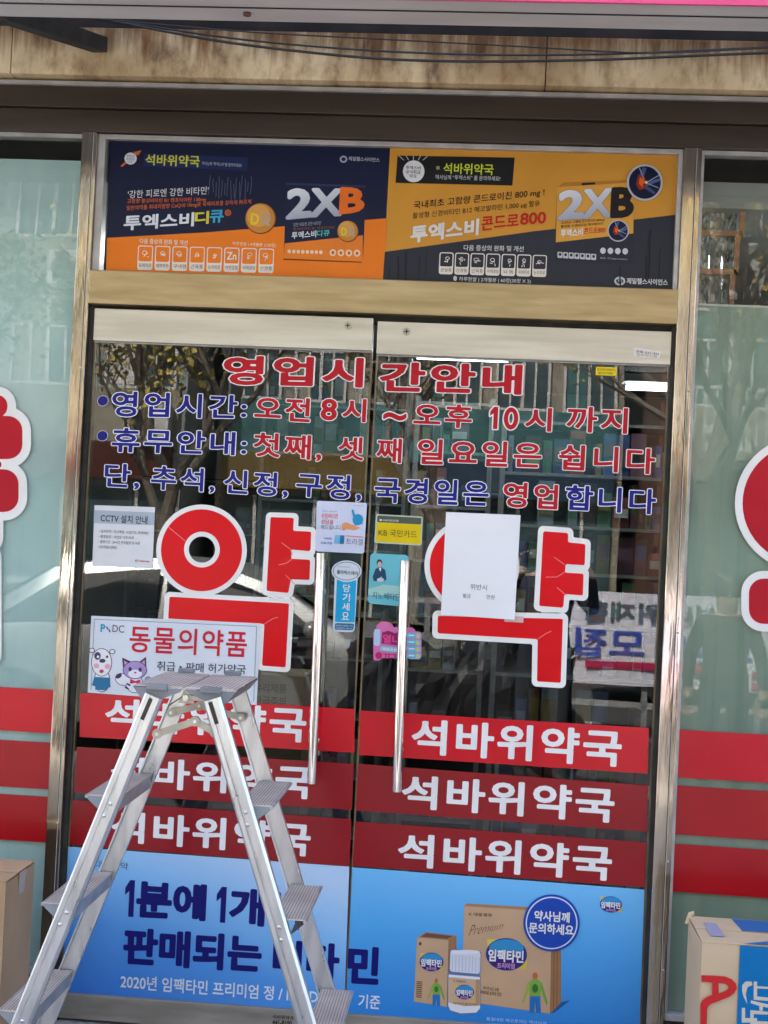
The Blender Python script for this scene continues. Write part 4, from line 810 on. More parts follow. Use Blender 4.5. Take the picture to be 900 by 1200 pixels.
print_part('symptom_icons', pr, -.0010, lambda f: icons(f, t4, q4, 178, 331, 46.2, 7, 42, 65, False, CH, ['관절통', '신경통', '근육통', '어깨결림', '요통', '육체피로', '눈의피로']))
def knee(f, cx, cy, r):
    f.oval(cx, cy, r, r*1.02, (190, 194, 200), 0, 36); f.oval(cx, cy, r*.89, r*.91, (14, 22, 56), 1, 36)
    f.poly([(cx-r*.1, cy-r*.85), (cx+r*.1, cy-r*.8), (cx-r*.15, cy-r*.05), (cx-r*.45, cy+r*.2), (cx-r*.35, cy-r*.3)], (70, 90, 140), 2); f.poly([(cx+r*.05, cy), (cx+r*.85, cy-r*.25), (cx+r*.86, cy-r*.1), (cx+r*.1, cy+r*.2)], (84, 104, 150), 2); f.poly([(cx, cy+r*.1), (cx+r*.6, cy+r*.55), (cx+r*.5, cy+r*.66), (cx-r*.05, cy+r*.3)], (64, 84, 130), 2)
    f.poly([(cx-r*.35, cy-r*.45), (cx-r*.05, cy-r*.35), (cx+r*.12, cy-r*.02), (cx-r*.02, cy+r*.35), (cx-r*.3, cy+r*.42), (cx-r*.5, cy+r*.1)], (150, 46, 26), 3); f.poly([(cx-r*.28, cy-r*.3), (cx-r*.08, cy-r*.2), (cx+r*.04, cy), (cx-r*.12, cy+r*.1), (cx-r*.1, cy+r*.3), (cx-r*.34, cy+r*.05)], (230, 104, 40), 4)
    f.line((cx+r*.05, cy+r*.02), (cx+r*.8, cy-r*.4), r*.05, (150, 166, 200), 4); f.line((cx+r*.05, cy+r*.02), (cx+r*.75, cy+r*.3), r*.05, (150, 166, 200), 4); f.line((cx-r*.05, cy-r*.2), (cx-r*.3, cy-r*.8), r*.05, (150, 166, 200), 4); f.oval(cx+r*.08, cy, r*.07, r*.08, (250, 220, 160), 5, 10)
def box2(f):
    f.poly(t4((528, 139), (545, 124), (745, 117), (757, 122), (757, 130)), (186, 126, 44), 0); f.poly(t4((527, 138), (756, 124), (752, 366), (519, 354)), (42, 46, 60), .5); f.poly(t4((527, 138), (756, 124), (753, 276), (523, 302)), (222, 162, 66), 1)
    f.poly(t4((600, 126), (640, 124), (640, 130), (600, 133)), (30, 30, 36), 1.2)
    M2 = grad_print('silver_digits_two', [(0, (226, 230, 238)), (.5, (190, 196, 210)), (1, (156, 162, 178))], P(680, 220), P(684, 258), .3)
    f.text('2', q4(530, 147, 612, 143, 92, 90), M2, 2, w=.045, out=(160, 130, 80), ow=.012); f.text('X', q4(604, 143, 694, 139, 92, 92), M2, 2.9, w=.04, out=(160, 130, 80), ow=.012); f.text('B', q4(688, 139, 758, 136, 92, 92), (30, 28, 32), 4.1, w=.05)
    f.text('국내최초 고함량 콘드로이친 800mg', q4(538, 240, 668, 230, 10), (60, 40, 20), 3, w=.01, res=22); f.text('활성형 신경비타민 메코발라민', q4(538, 251, 664, 242, 8), (60, 40, 20), 3, w=.01, res=20)
    f.text('투엑스비', q4(538, 264, 604, 259, 24), (226, 226, 226), 3, w=.03, res=34); f.text('콘드로800', q4(607, 260, 671, 256, 18), (196, 50, 30), 3, w=.01, res=34)
    for k in range(7): f.rrect(t4((528+k*16.6, 330+k), (543+k*16.6, 331+k), (543+k*16.6, 349+k), (528+k*16.6, 348+k)), 1, (200, 204, 210), 3); f.oval(*t4((535.5+k*16.6, 338+k))[0], 1.7, 1.9, CH, 4, 10)
    for k in range(4): f.oval(*t4((663+k*22, 327+k*.6))[0], 3.3, 3.7, (206, 210, 216), 3, 14)
    f.text('60 Capsules', q4(655, 346, 735, 350, 6), (180, 184, 190), 3, w=0, res=18)
print_part('pack_picture', pr, -.0012, box2); print_part('joint_picture', pr, -.0036, lambda f: knee(f, *t4((787, 125))[0], 21)); print_part('joint_picture', pr, -.0034, lambda f: knee(f, *t4((708, 268))[0], 12.6))
# water stains run down the boards
def drips(par, rects, col):
    f = Flat(-.0046); rnd = random.Random(3)
    for (x, y0, y1, w) in rects: 
        p = (x, y0)
        while p[1] < y1:
            q = (p[0]-.3+rnd.uniform(-.8, .8), p[1]+rnd.uniform(4, 7)); f.line(p, q, w, col, 0); p = q
    f.build('water_stain', par)['kind'] = 'stuff'
drips(pr, [(457, 314, 330, 1.2), (467, 300, 322, 1.5), (476, 296, 330, 1.4), (492, 300, 326, .9), (500, 294, 320, .8), (726, 312, 335, 1.6), (757, 300, 325, 1.2), (762, 270, 325, 1.6), (774, 290, 322, 1.1)], (26, 30, 40))
drips(pl, [(247+k*3.4, 206+(k*37 % 11), 224+(k*53 % 13), .7) for k in range(15)], (86, 98, 124))

# ================================================================== SIGN BOX, CABLES
M_TRIM = noisy('white_sign_trim', (.50, .48, .46), (.62, .60, .58), scale=5, rough=.5, stretch=(.5, 2, 1), rvar=.08, lo=.3, hi=.7)
M_PINK = noisy('pink_sign_face', (.72, .06, .20), (.78, .08, .24), scale=4, rough=.35)
sg = thing('shop_sign', 'long pink sign box with pale metal underside above the shopfront', 'sign', (0, -.8, 2.84))
def sgb(name, *a, **k):
    o = boxobj(name, *a, sg, **k); o.location = (0, .8, -2.84); return o
sgb('face_panel', -4.2, 3.4, -.915, -.9055, 2.833, 3.75, M_PINK)
sgb('underside', -4.2, 3.4, -.905, -.742, 2.836, 2.86, M_TRIM, bev=.003)
sgb('back_panel', -4.2, 3.4, -.905, -.742, 2.861, 3.76, M_TRIM)
b = MB(); b.box(-4.2, 3.4, -.838, -.8345, 2.833, 2.8358, M_DARK); o = b.build('seam', sg); o.location = (0, .8, -2.84)
b = MB(); x, z = at(290, 9, -.80); b.tube([(x, -.80, 2.8362), (x, -.80, 2.829)], .010, noisy('rusty_bolt', (.10, .04, .02), (.25, .12, .07), scale=40, rough=.8), 12); o = b.build('bolt', sg); o.location = (0, .8, -2.84)
for i, (px, lab) in enumerate(((48, 'dark steel bracket holding the sign box at the upper left'), (1180, 'dark steel bracket holding the right end of the sign box'))):
    b = MB(); x, z = at(px, 20, -.5)
    if i: x = 2.6
    b.bar((x-.03, -.745, 2.85), (x+.06, -.008, 3.02), .045, .045, M_DARK, (0, 0, 1)); b.box(x-.06, x+.0, -.77, -.741, 2.838, 2.90, M_DARK)
    b.box(x+.03, x+.09, -.0165, -.0065, 3.0, 3.08, M_DARK)
    tag(b.build('sign_bracket'), lab, 'bracket')
cab = [((-60, 2), (60, 16), (130, 24), (250, 42), (340, 52), (450, 60), (560, 64), (680, 64), (800, 60), (1000, 50)), ((-60, 6), (60, 18), (130, 25), (250, 47), (350, 60), (450, 69), (560, 72), (700, 70), (820, 65), (1000, 58)),
       ((60, 17), (180, 28), (300, 38), (450, 46), (620, 55), (760, 62), (900, 56))]
for k, pts in enumerate(cab):
    yy = -.135-.02*k; P3 = []
    for px, py in pts: x, z = at(px, py, yy); P3.append(Vector((x, yy, z)))
    fine = []
    for i in range(len(P3)-1):
        a, b0, c, d = P3[max(i-1, 0)], P3[i], P3[i+1], P3[min(i+2, len(P3)-1)]
        for j in range(5):
            t = j/5; fine.append(.5*((2*b0)+(c-a)*t+(2*a-5*b0+4*c-d)*t*t+(3*b0-a-3*c+d)*t**3))
    fine.append(P3[-1]); b = MB(); b.tube(fine, (.0032, .0042, .0024)[k], M_BLACK, 8)
    tag(b.build('cable', None, True), ('thin black cable sagging across the stained fascia, upper of the pair', 'thicker black cable sagging lowest across the stained fascia', 'thinnest black cable crossing just under the sign box')[k], 'cable')
for i, (u, w_) in enumerate(((2.2, 3.6), (3.9, 5.3))):
    pass

# ================================================================== STEPLADDER
LX = -.7115
ld = thing('stepladder', 'silver double sided aluminium stepladder standing open before the left door', 'ladder', (LX, -.69, -.02))
ld_T = Matrix.Translation((-LX, .69, .02))
def lp(b, name, parent=ld, smooth=False):
    o = b.build(name, parent, smooth)
    if parent is ld: o.matrix_basis = ld_T
    return o
YF, YB, ZT, SL = -.868, -.526, 1.128, .3535
def rx(s, z): return LX + s*(.0665+(1.143-z)*SL)
PROF_F = [(-.0225, .012), (-.0225, -.004), (-.018, -.008), (-.008, -.008), (-.006, -.0045), (-.003, -.0045), (-.001, -.009), (.016, -.009), (.0225, -.004), (.0225, .012), (.019, .012), (.019, -.002), (-.019, -.002), (-.019, .012)]
for s in (-1, 1):
    pf = [(p[0]*1, p[1]) for p in PROF_F]
    b = MB(); b.sweep(pf, (rx(s, ZT), YF, ZT), (rx(s, .015), YF, .015), M_ALU); r_ = lp(b, 'front_rail')
    # slot near the top, rivets beside each tread
    b = MB(); b.bar((rx(s, 1.125)-.004, YF-.0095, 1.122), (rx(s, 1.07)-.004, YF-.0095, 1.07), .010, .002, M_BLACK); b.build('slot', r_).matrix_basis = Matrix.Identity(4)
    b = MB()
    for k in range(4):
        z = .862-.27*k
        for dz, dx in ((0, .003), (-.03, -.001)): b.ball((rx(s, z+dz)+dx, YF-.0095, z+dz), .0052, M_ALU, 10, 6, (1, .6, 1))
    b.build('rivet', r_, True)['kind'] = 'stuff'
    b = MB(); b.sweep([(p[0], -p[1]) for p in PROF_F][::-1], (rx(s, ZT-.004)-.004*s, YB, ZT-.004), (rx(s, .015), YB, .015), M_ALU); rb = lp(b, 'rear_rail')
    for (yy, par) in ((YF, r_), (YB, rb)):
        b = MB(); b.bar((rx(s, .02), yy, .02), (rx(s, -.018), yy, -.018), .052, .032, M_BLACK); b.build('rubber_foot', par)
    for k in range(4):
        z = .877-.2695*k; xi, xo = rx(s, z)-s*.014, rx(s, z)+s*.068
        b = MB(); y0, y1 = YF+.010, YB-.004
        # wedge shaped hollow tread: flat top, side walls falling back towards the rails
        t = .0025
        b.solid([(xi, y0, z), (xo, y0, z), (xo, y1, z), (xi, y1, z), (xi, y0, z-t), (xo, y0, z-t), (xo, y1, z-t), (xi, y1, z-t)], [(0, 1, 2, 3), (7, 6, 5, 4), (0, 4, 5, 1), (1, 5, 6, 2), (2, 6, 7, 3), (3, 7, 4, 0)], M_TREAD)
        xm = rx(s, z)+s*.012
        b.solid([(xo, y0, z-t), (xo, y1, z-t), (xo-s*.002, y1, z-.010), (xm+s*.018, y1, z-.042), (xm+s*.018, y0, z-.042), (xo-s*.002, y0, z-.010)], [(0, 1, 2, 5), (5, 2, 3, 4)], M_ALU_D)
        b.solid([(xi, y0, z-t), (xi, y1, z-t), (xi, y1, z-.035), (xi, y0, z-.035)], [(0, 1, 2, 3)], M_ALU_D)
        tr = lp(b, 'tread')
        b = MB(); n_ = 11
        for j in range(n_):
            u = (j+.5)/n_; x = xi+(xo-xi)*u; b.box(x-.0013, x+.0013, y0+.004, y1-.004, z-.0005, z+.0008, M_RIB)
        b.build('tread_ribs', tr)['kind'] = 'stuff'
        b = MB(); b.tube([(xo, y0-.003, z-.004), (xo, y1+.003, z-.004)], .0045, M_ALU_D, 8); b.build('tread_edge', tr)
        if not (s == 1 and k == 1):
            b = MB(); b.prism([(xi, z-t), (xo, z-t), (xo-s*.003, z-.010), (xm+s*.016, z-.042), (xi, z-.035)], y0-.002, y0+.002, noisy('blue_grey_plastic', (.20, .23, .25), (.27, .30, .33), scale=10, rough=.5)); b.build('end_cap', tr)
M_CAPG = noisy('grey_plastic', (.17, .18, .20), (.24, .25, .27), scale=10, rough=.5)
for s in (-1, 1):
    # half platform, hinged along the middle
    xa, xb = LX+s*.0035, LX+s*.1245; z = 1.152; y0, y1 = YF+.012, YB-.0
    b = MB(); lo_, hi_ = min(xa, xb), max(xa, xb)
    b.box(lo_, hi_, y0, y1, z-.004, z, M_TREAD, .0015); pfm = lp(b, 'platform')
    b = MB()
    for j in range(12):
        x = lo_+(hi_-lo_)*(j+.5)/12; b.box(x-.0014, x+.0014, y0+.004, y1-.004, z-.0004, z+.0007, M_RIB)
    b.build('platform_ribs', pfm)['kind'] = 'stuff'
    b = MB(); b.prism([(xa, z-.005), (xb+s*.003, z-.005), (xb-s*.020, z-.034), (LX+s*.075, z-.040), (xa+s*.005, z-.012)], y0-.003, y0+.001, M_CAPG)
    b.prism([(xa, z-.005), (xb+s*.003, z-.005), (xb-s*.020, z-.034), (LX+s*.075, z-.040), (xa+s*.005, z-.012)], y1-.001, y1+.003, M_CAPG)
    b.solid([(xb+s*.003, y0, z-.004), (xb+s*.003, y1, z-.004), (xb-s*.020, y1, z-.034), (xb-s*.020, y0, z-.034)], [(0, 1, 2, 3)], M_CAPG); b.build('platform_skirt', pfm)
    b = MB(); x = rx(s, 1.143); b.box(x-.026, x+.026, y0-.012, y0-.0035, z-.010, z+.004, M_CAPG, .002); b.box(x-.024, x+.024, y0-.008, y0+.01, z+.0012, z+.0045, M_CAPG, .001); b.build('front_clip', pfm)
    b = MB(); x = LX+s*.063-.004; b.box(x-.022, x+.022, y1-.012, y1+.006, z+.0012, z+.012, M_CAPG, .002); b.build('rear_clip', pfm)
def link_bar(a, c, y, w, name='spreader_arm'):
    b = MB(); b.bar((a[0], y, a[1]), (c[0], y, c[1]), w, .004, M_ZINC)
    for p in (a, c): b.tube([(p[0], y+.0025, p[1]), (p[0], y-.0045, p[1])], w*.72, M_ZINC, 16); b.tube([(p[0], y-.0045, p[1]), (p[0], y-.008, p[1])], .0045, M_ALU, 10)
    return lp(b, name)
pv = at(229, 845, YF+.02)
link_bar(at(184, 860, YF+.02), pv, YF+.022, .017); link_bar(pv, at(252, 858, YF+.02), YF+.018, .017)
pb = at(234, 827, YB-.02)
link_bar(at(201, 835, YB-.02), pb, YB-.022, .017); link_bar(pb, at(282, 841, YB-.02), YB-.018, .016)
ph = at(218, 817.5, YF+.03)
b = MB(); b.prism([(ph[0]-.020, ph[1]-.014), (ph[0]+.022, ph[1]-.014), (ph[0]+.006, ph[1]+.018), (ph[0]-.006, ph[1]+.018)], YF+.03, YF+.034, M_ZINC); b.tube([(ph[0], YF+.030, ph[1]), (ph[0], YF+.022, ph[1])], .008, M_ALU, 12)
b.bar((ph[0], YF+.035, ph[1]), (ph[0], YB-.03, ph[1]), .010, .010, M_ALU_D, (0, 0, 1)); lp(b, 'hinge')
b = MB(); a = at(243, 819, YF+.03); c = at(200, 822, YF+.03); b.bar((ph[0], YF+.028, ph[1]+.004), (a[0]+.012, YF+.028, a[1]-.006), .009, .003, M_ZINC); b.bar((ph[0], YF+.026, ph[1]+.008), (c[0]-.004, YF+.026, c[1]-.01), .003, .003, M_BLACK); lp(b, 'hinge_strap')

# ================================================================== CARTONS
M_TAN = noisy('tan_card', (.52, .39, .24), (.58, .44, .28), scale=5, rough=.75, bump=.35, bscale=9)
M_TAN2 = noisy('brown_tan_card', (.40, .26, .14), (.46, .31, .18), scale=5, rough=.8, bump=.35, bscale=9)  # browner card of the plain left carton
def carton(name, label, x0, x1, y0, y1, zt, mat, lid_gap=True, zb=.012):
    """open-grained card box: four walls, folded top flaps, tape"""
    t = thing(name, label, 'box', ((x0+x1)/2, (y0+y1)/2, zb)); T = Matrix.Translation((-(x0+x1)/2, -(y0+y1)/2, -zb))
    h = .005; b = MB()
    # walls with slightly soft corners and a bowed top edge
    n = 8
    def wall(p, q, outn):
        vs = []; fs = []
        for j, z in enumerate((zb, zb+(zt-zb)*.5, zt-.03, zt-.004)):
            for i in range(n+1):
                u = i/n; bow = .004*math.sin(math.pi*u)*(1 if j in (1, 2) else .3)
                vs.append((p[0]+(q[0]-p[0])*u+outn[0]*bow, p[1]+(q[1]-p[1])*u+outn[1]*bow, z))
        for j in range(3):
            for i in range(n): a = j*(n+1)+i; fs.append((a, a+1, a+n+2, a+n+1))
        b.solid(vs, fs, mat)
    wall((x0, y0), (x1, y0), (0, -1)); wall((x1, y0), (x1, y1), (1, 0)); wall((x1, y1), (x0, y1), (0, 1)); wall((x0, y1), (x0, y0), (-1, 0))
    b.box(x0+.002, x1-.002, y0+.002, y1-.002, zb, zb+.004, mat)
    o = b.build('walls', t); o.matrix_basis = T
    return t, T, lid_gap
# left plain carton
cx0, cz = at(7, 1033, -.48); bx1 = at(32, 1008, -.16)
tA, TA, _ = carton('cardboard_carton', 'plain brown cardboard carton at the left edge beside the ladder', cx0-.50, cx0, -.48, -.24, cz, M_TAN2)
b = MB(); ym = -.36
b.box(cx0-.50, cx0-.001, -.48, ym-.003, cz-.004, cz, M_TAN2, .0015); b.box(cx0-.50, cx0-.001, ym+.003, -.24, cz-.003, cz+.001, M_TAN2, .0015); b.build('top_flap', tA).matrix_basis = TA
b = MB(); b.box(cx0-.50, cx0+.0006, ym-.026, ym+.026, cz+.0012, cz+.0016, noisy('brown_tape', (.50, .36, .22), (.56, .42, .27), scale=10, rough=.25)); b.box(cx0+.0052, cx0+.0056, ym-.026, ym+.026, cz-.06, cz+.0010, MC['brown_tape']); b.build('packing_tape', tA).matrix_basis = TA
# right printed carton
YC = -.50
fx, fz = at(823, 1103, YC)
tB, TB, _ = carton('cardboard_carton', 'tan and blue printed cardboard carton with red letter A on its side', fx, fx+.42, YC, YC+.24, fz, M_TAN)
b = MB(); b.box(fx, fx+.42, YC, YC+.118, fz-.004, fz, M_TAN, .0015); b.box(fx, fx+.42, YC+.122, YC+.24, fz-.003, fz+.0015, M_TAN, .0015); b.build('top_flap', tB).matrix_basis = TB
def cpt(px, py):   # photograph pixel on the carton's front
    return at(px, py, YC)
CB = ink((0, 116, 182), .4)
b = MB(); yq = YC-.0062
def cpoly(pts, m, y=yq): b.face([(cpt(*p)[0], y, cpt(*p)[1]) for p in pts], m)
blx = cpt(867, 1103)[0]
b.prism([(blx, fz-.003), (fx+.30, fz-.003), (fx+.30, .02), (blx, .02)], yq, yq+.001, CB)
b.face([(blx, YC, fz+.0018), (fx+.30, YC, fz+.0018), (fx+.30, YC+.10, fz+.0018), (blx+.01, YC+.0, fz+.0018)], CB)
b.face([(fx+.125, YC+.12, fz+.002), (fx+.30, YC+.12, fz+.002), (fx+.30, YC+.235, fz+.002), (fx+.117, YC+.235, fz+.002)], CB)
b.face([(fx+.03, YC+.05, fz+.0022), (fx+.068, YC+.05, fz+.0022), (fx+.066, YC+.18, fz+.0022), (fx+.03, YC+.18, fz+.0022)], ink((164, 166, 190), .5))
b.build('blue_print', tB).matrix_basis = TB
def zb_(*p): return [(780+a/7.5, 1040+c/7.5) for a, c in p]
gA = np.vstack([seg(zb_((310, 765), (430, 768), (520, 775), (580, 800), (615, 840), (622, 880), (600, 920), (555, 955), (480, 985), (400, 1015), (372, 1035), (362, 1065), (357, 1260), (302, 1260), (302, 1020), (318, 985), (350, 960), (405, 935), (407, 830), (312, 822))), seg(zb_((462, 832), (520, 838), (548, 858), (545, 885), (515, 905), (462, 925)))])
gx, gz, F = field([gA], 2.5, 2)
b = MB()
for p in polys_at(gx, gz, F, 0): cpoly(p, ink((206, 44, 46), .5), yq-.0004)
b.build('letter_print', tB).matrix_basis = TB
wh = [zb_((770, 820), (800, 820), (800, 860), (900, 866), (900, 885), (800, 880), (800, 950), (900, 960), (900, 990), (770, 980)), zb_((745, 985), (900, 1020), (900, 1050), (850, 1040), (850, 1075), (820, 1075), (820, 1035), (745, 1010)), zb_((665, 1050), (695, 1050), (695, 1140), (800, 1140), (800, 1180), (665, 1180)),
      zb_((740, 1070), (900, 1085), (900, 1110), (770, 1105), (770, 1165), (900, 1170), (900, 1200), (740, 1200)), zb_((670, 850), (700, 818), (750, 818), (760, 850), (715, 870), (700, 930), (715, 1020), (680, 950), (668, 900))]
wh = [[(a, c) for a, c in w] for w in wh]
gx, gz, F = field([seg(w) for w in wh], 2.5, 2); b = MB()
for p in polys_at(gx, gz, F, 0): cpoly(p, ink((214, 206, 190), .5), yq-.0004)
# further sideways characters below the frame
b.build('white_print', tB).matrix_basis = TB
b = MB(); b.tube([(fx-.004, YC+.235, fz-.02), (fx+.004, YC+.236, fz+.008), (fx+.014, YC+.236, fz+.010)], .007, M_TAN, 8); b.build('torn_corner', tB, True).matrix_basis = TB

# ================================================================== INSIDE THE SHOP
M_INW = noisy('shop_inner_wall', (.24, .24, .23), (.32, .32, .30), scale=3, rough=.8)
structure(boxobj('shop_floor', -2.93, 2.38, .06, 5.4, .0, .02, noisy('shop_floor_tile', (.22, .21, .20), (.30, .29, .28), scale=4, rough=.3)))
structure(boxobj('shop_ceiling', -2.93, 2.38, .08, 5.4, 2.60, 2.68, M_INW)); structure(boxobj('shop_back_wall', -2.93, 2.38, 5.4, 5.5, .0, 2.7, M_INW))
M_TUBE = emit('fluorescent_tube', (.88, .96, 1), 3.2)
for (x, y, L_, lab) in ((.96, 4.2, .34, 'short lit fluorescent lamp on ceiling at far right of the shop'), (-.16, 3.15, .55, 'long lit fluorescent lamp just under the top rail of right door'),
        (-.75, .62, 1.1, 'unseen lamp added above the left door to brighten the shelves'), (.25, .62, 1.1, 'unseen lamp added above the right door to brighten the shelves')):  # the two front lamps are added out of view to brighten the shelves
    t = thing('ceiling_lamp', lab, 'lamp', (x, y, 2.6)); b = MB(); b.box(-L_/2, L_/2, -.09, .09, -.05, -.001, M_TRIM, .006); b.build('housing', t)
    for dy in (-.04, .04): b = MB(); b.tube([(-L_/2+.03, dy, -.075), (L_/2-.03, dy, -.075)], .014, M_TUBE, 10); b.build('tube', t)
rnd = random.Random(11)
PK = [noisy('pack_%d' % i, c, tuple(v*.75 for v in c), scale=20, rough=.5) for i, c in enumerate(((.08, .14, .36), (.62, .64, .66), (.05, .09, .22), (.35, .10, .08), (.10, .28, .16), (.32, .25, .08), (.30, .36, .44), (.06, .05, .05), (.25, .12, .18)))]
def shelf(label, x0, x1, y, zs, rz=0, depth=.28, fill=.9):
    t = thing('medicine_shelf', label, 'shelf', (x0, y, .02), group='shelves of packed medicine inside the shop'); w = x1-x0
    b = MB(); b.box(0, .02, 0, depth, 0, zs[-1]+.02, M_ALU_D); b.box(w-.02, w, 0, depth, 0, zs[-1]+.02, M_ALU_D); b.box(.02, w-.02, depth-.01, depth, 0, zs[-1]+.02, M_BLACK); b.build('side_frame', t)
    for z in zs:
        o = boxobj('shelf_board', .02, w-.02, 0, depth-.01, z-.012, z, M_ALU_D, t)
        if z == zs[-1]: continue
        b = MB(); x = .03; top = zs[zs.index(z)+1]-z-.03
        while x < w-.12:
            ww = rnd.uniform(.025, .075); hh = min(top, rnd.uniform(.06, .2))
            if rnd.random() < fill:
                m = rnd.choice(PK); b.box(x, x+ww-.006, rnd.uniform(.005, .04), depth-.04, z+.001, z+hh, m)
                b.box(x+.004, x+ww-.012, .002, .0045, z+hh*rnd.uniform(.2, .5), z+hh*rnd.uniform(.6, .85), rnd.choice(PK))
            x += ww
        b.build('medicine_packs', t)['kind'] = 'stuff'
shelf('tall medicine shelf standing just inside the right door', .05, 1.15, 1.15, [.10, .34, .58, .80, 1.02, 1.22, 1.42, 1.60, 1.80, 2.0])
shelf('narrow wall shelf of small packs seen between the lettering inside the right door', -.30, .02, 1.35, [.10, .40, .70, 1.0, 1.22, 1.44, 1.66, 1.88, 2.08])
shelf('high cabinet of medicine packs inside behind the top of left door', -1.2, -.42, 3.0, [1.2, 1.45, 1.7, 1.95, 2.2, 2.45])
shelf('medicine shelf along the back wall at the left', -2.4, -.9, 4.9, [.10, .45, .80, 1.15, 1.5, 1.85])
shelf('medicine shelf along the back wall behind the counter', -.75, .9, 4.9, [.10, .45, .80, 1.15, 1.5, 1.85])
shelf('low medicine shelf inside behind the left door', -1.15, -.45, 2.3, [.10, .38, .66, .94, 1.15])
t = thing('display_frame', 'orange brown trellis holding crumpled clear bags behind the upper right window', 'frame', (.61, .12, 2.30))
M_OR = noisy('orange_wood', (.28, .11, .05), (.40, .18, .09), scale=12, rough=.6, stretch=(1, 1, 4)); M_BAG = noisy('crumpled_clear_bag', (.10, .12, .12), (.42, .46, .46), scale=26, rough=.25, bump=.6, bscale=40, detail=8, lo=.40, hi=.62)
for (xa, xb, za, zb) in ((.0, .145, .36, .375), (.0, .145, .225, .242), (.0, .135, .105, .122)): boxobj('rail', xa, xb, 0, .02, za, zb, M_OR, t)
for (x0, z0, x1, z1) in ((.145, .385, .142, .225), (.132, .225, .129, .105), (.122, .105, .118, .0)): b = MB(); b.bar((x0, .01, z0), (x1, .01, z1), .014, .02, M_OR); b.build('post', t)
for k, (za, zb) in enumerate(((.243, .359), (.123, .224), (.0, .104))):
    for (xa, xb) in ((.0, .048), (.050, .088), (.090, .128-.008*k)):
        bb = MB(); rn = random.Random(k*7+int(xa*100)); nn = 5
        vs = [(xa+(xb-xa)*i/nn, .024+rn.uniform(-.008, .012), za+(zb-za)*j/nn) for j in range(nn+1) for i in range(nn+1)]
        bb.solid(vs, [(j*(nn+1)+i, j*(nn+1)+i+1, (j+1)*(nn+1)+i+1, (j+1)*(nn+1)+i) for j in range(nn) for i in range(nn)], M_BAG if xa != .050 else M_INW); bb.build('bag', t)
t = thing('shop_counter', 'dark pharmacy counter seen dimly through the door glass', 'counter', (-.4, 3.4, .02)); boxobj('counter_body', -.9, 1.6, 0, .5, 0, .88, M_BROWN, t); boxobj('counter_top', -.93, 1.63, -.03, .53, .881, .92, M_INW, t)
ex, ez = at(300, 790, .14); ex2, ez2 = at(350, 870, .14)
t = thing('cardboard_carton', 'brown cardboard carton marked glass goods behind the left door', 'box', (ex, .14, .02))
boxobj('walls', -.12, ex2-ex+.01, 0, .24, 0, ez-.02, M_CARD, t); boxobj('stand', -.13, ex2-ex+.02, -.005, .245, -.0, .02, M_CARD, t)
def glass_goods(f):
    f.text('유리제품', quad(298, 800, 336, 802, 11), (24, 20, 18), 0, w=.02, res=34); f.text('취급주의', quad(298, 815, 335, 817, 11), (24, 20, 18), 0, w=.02, res=34)
f = Flat(0); glass_goods(f)
# carry the lettering back on to the carton's face
for i, v in enumerate(f.b.v):
    k = (D+.1385)/D; f.b.v[i] = (v[0]*k-ex, -.0015, EYE+(v[2]-EYE)*k-.02)
f.build('lettering', t)

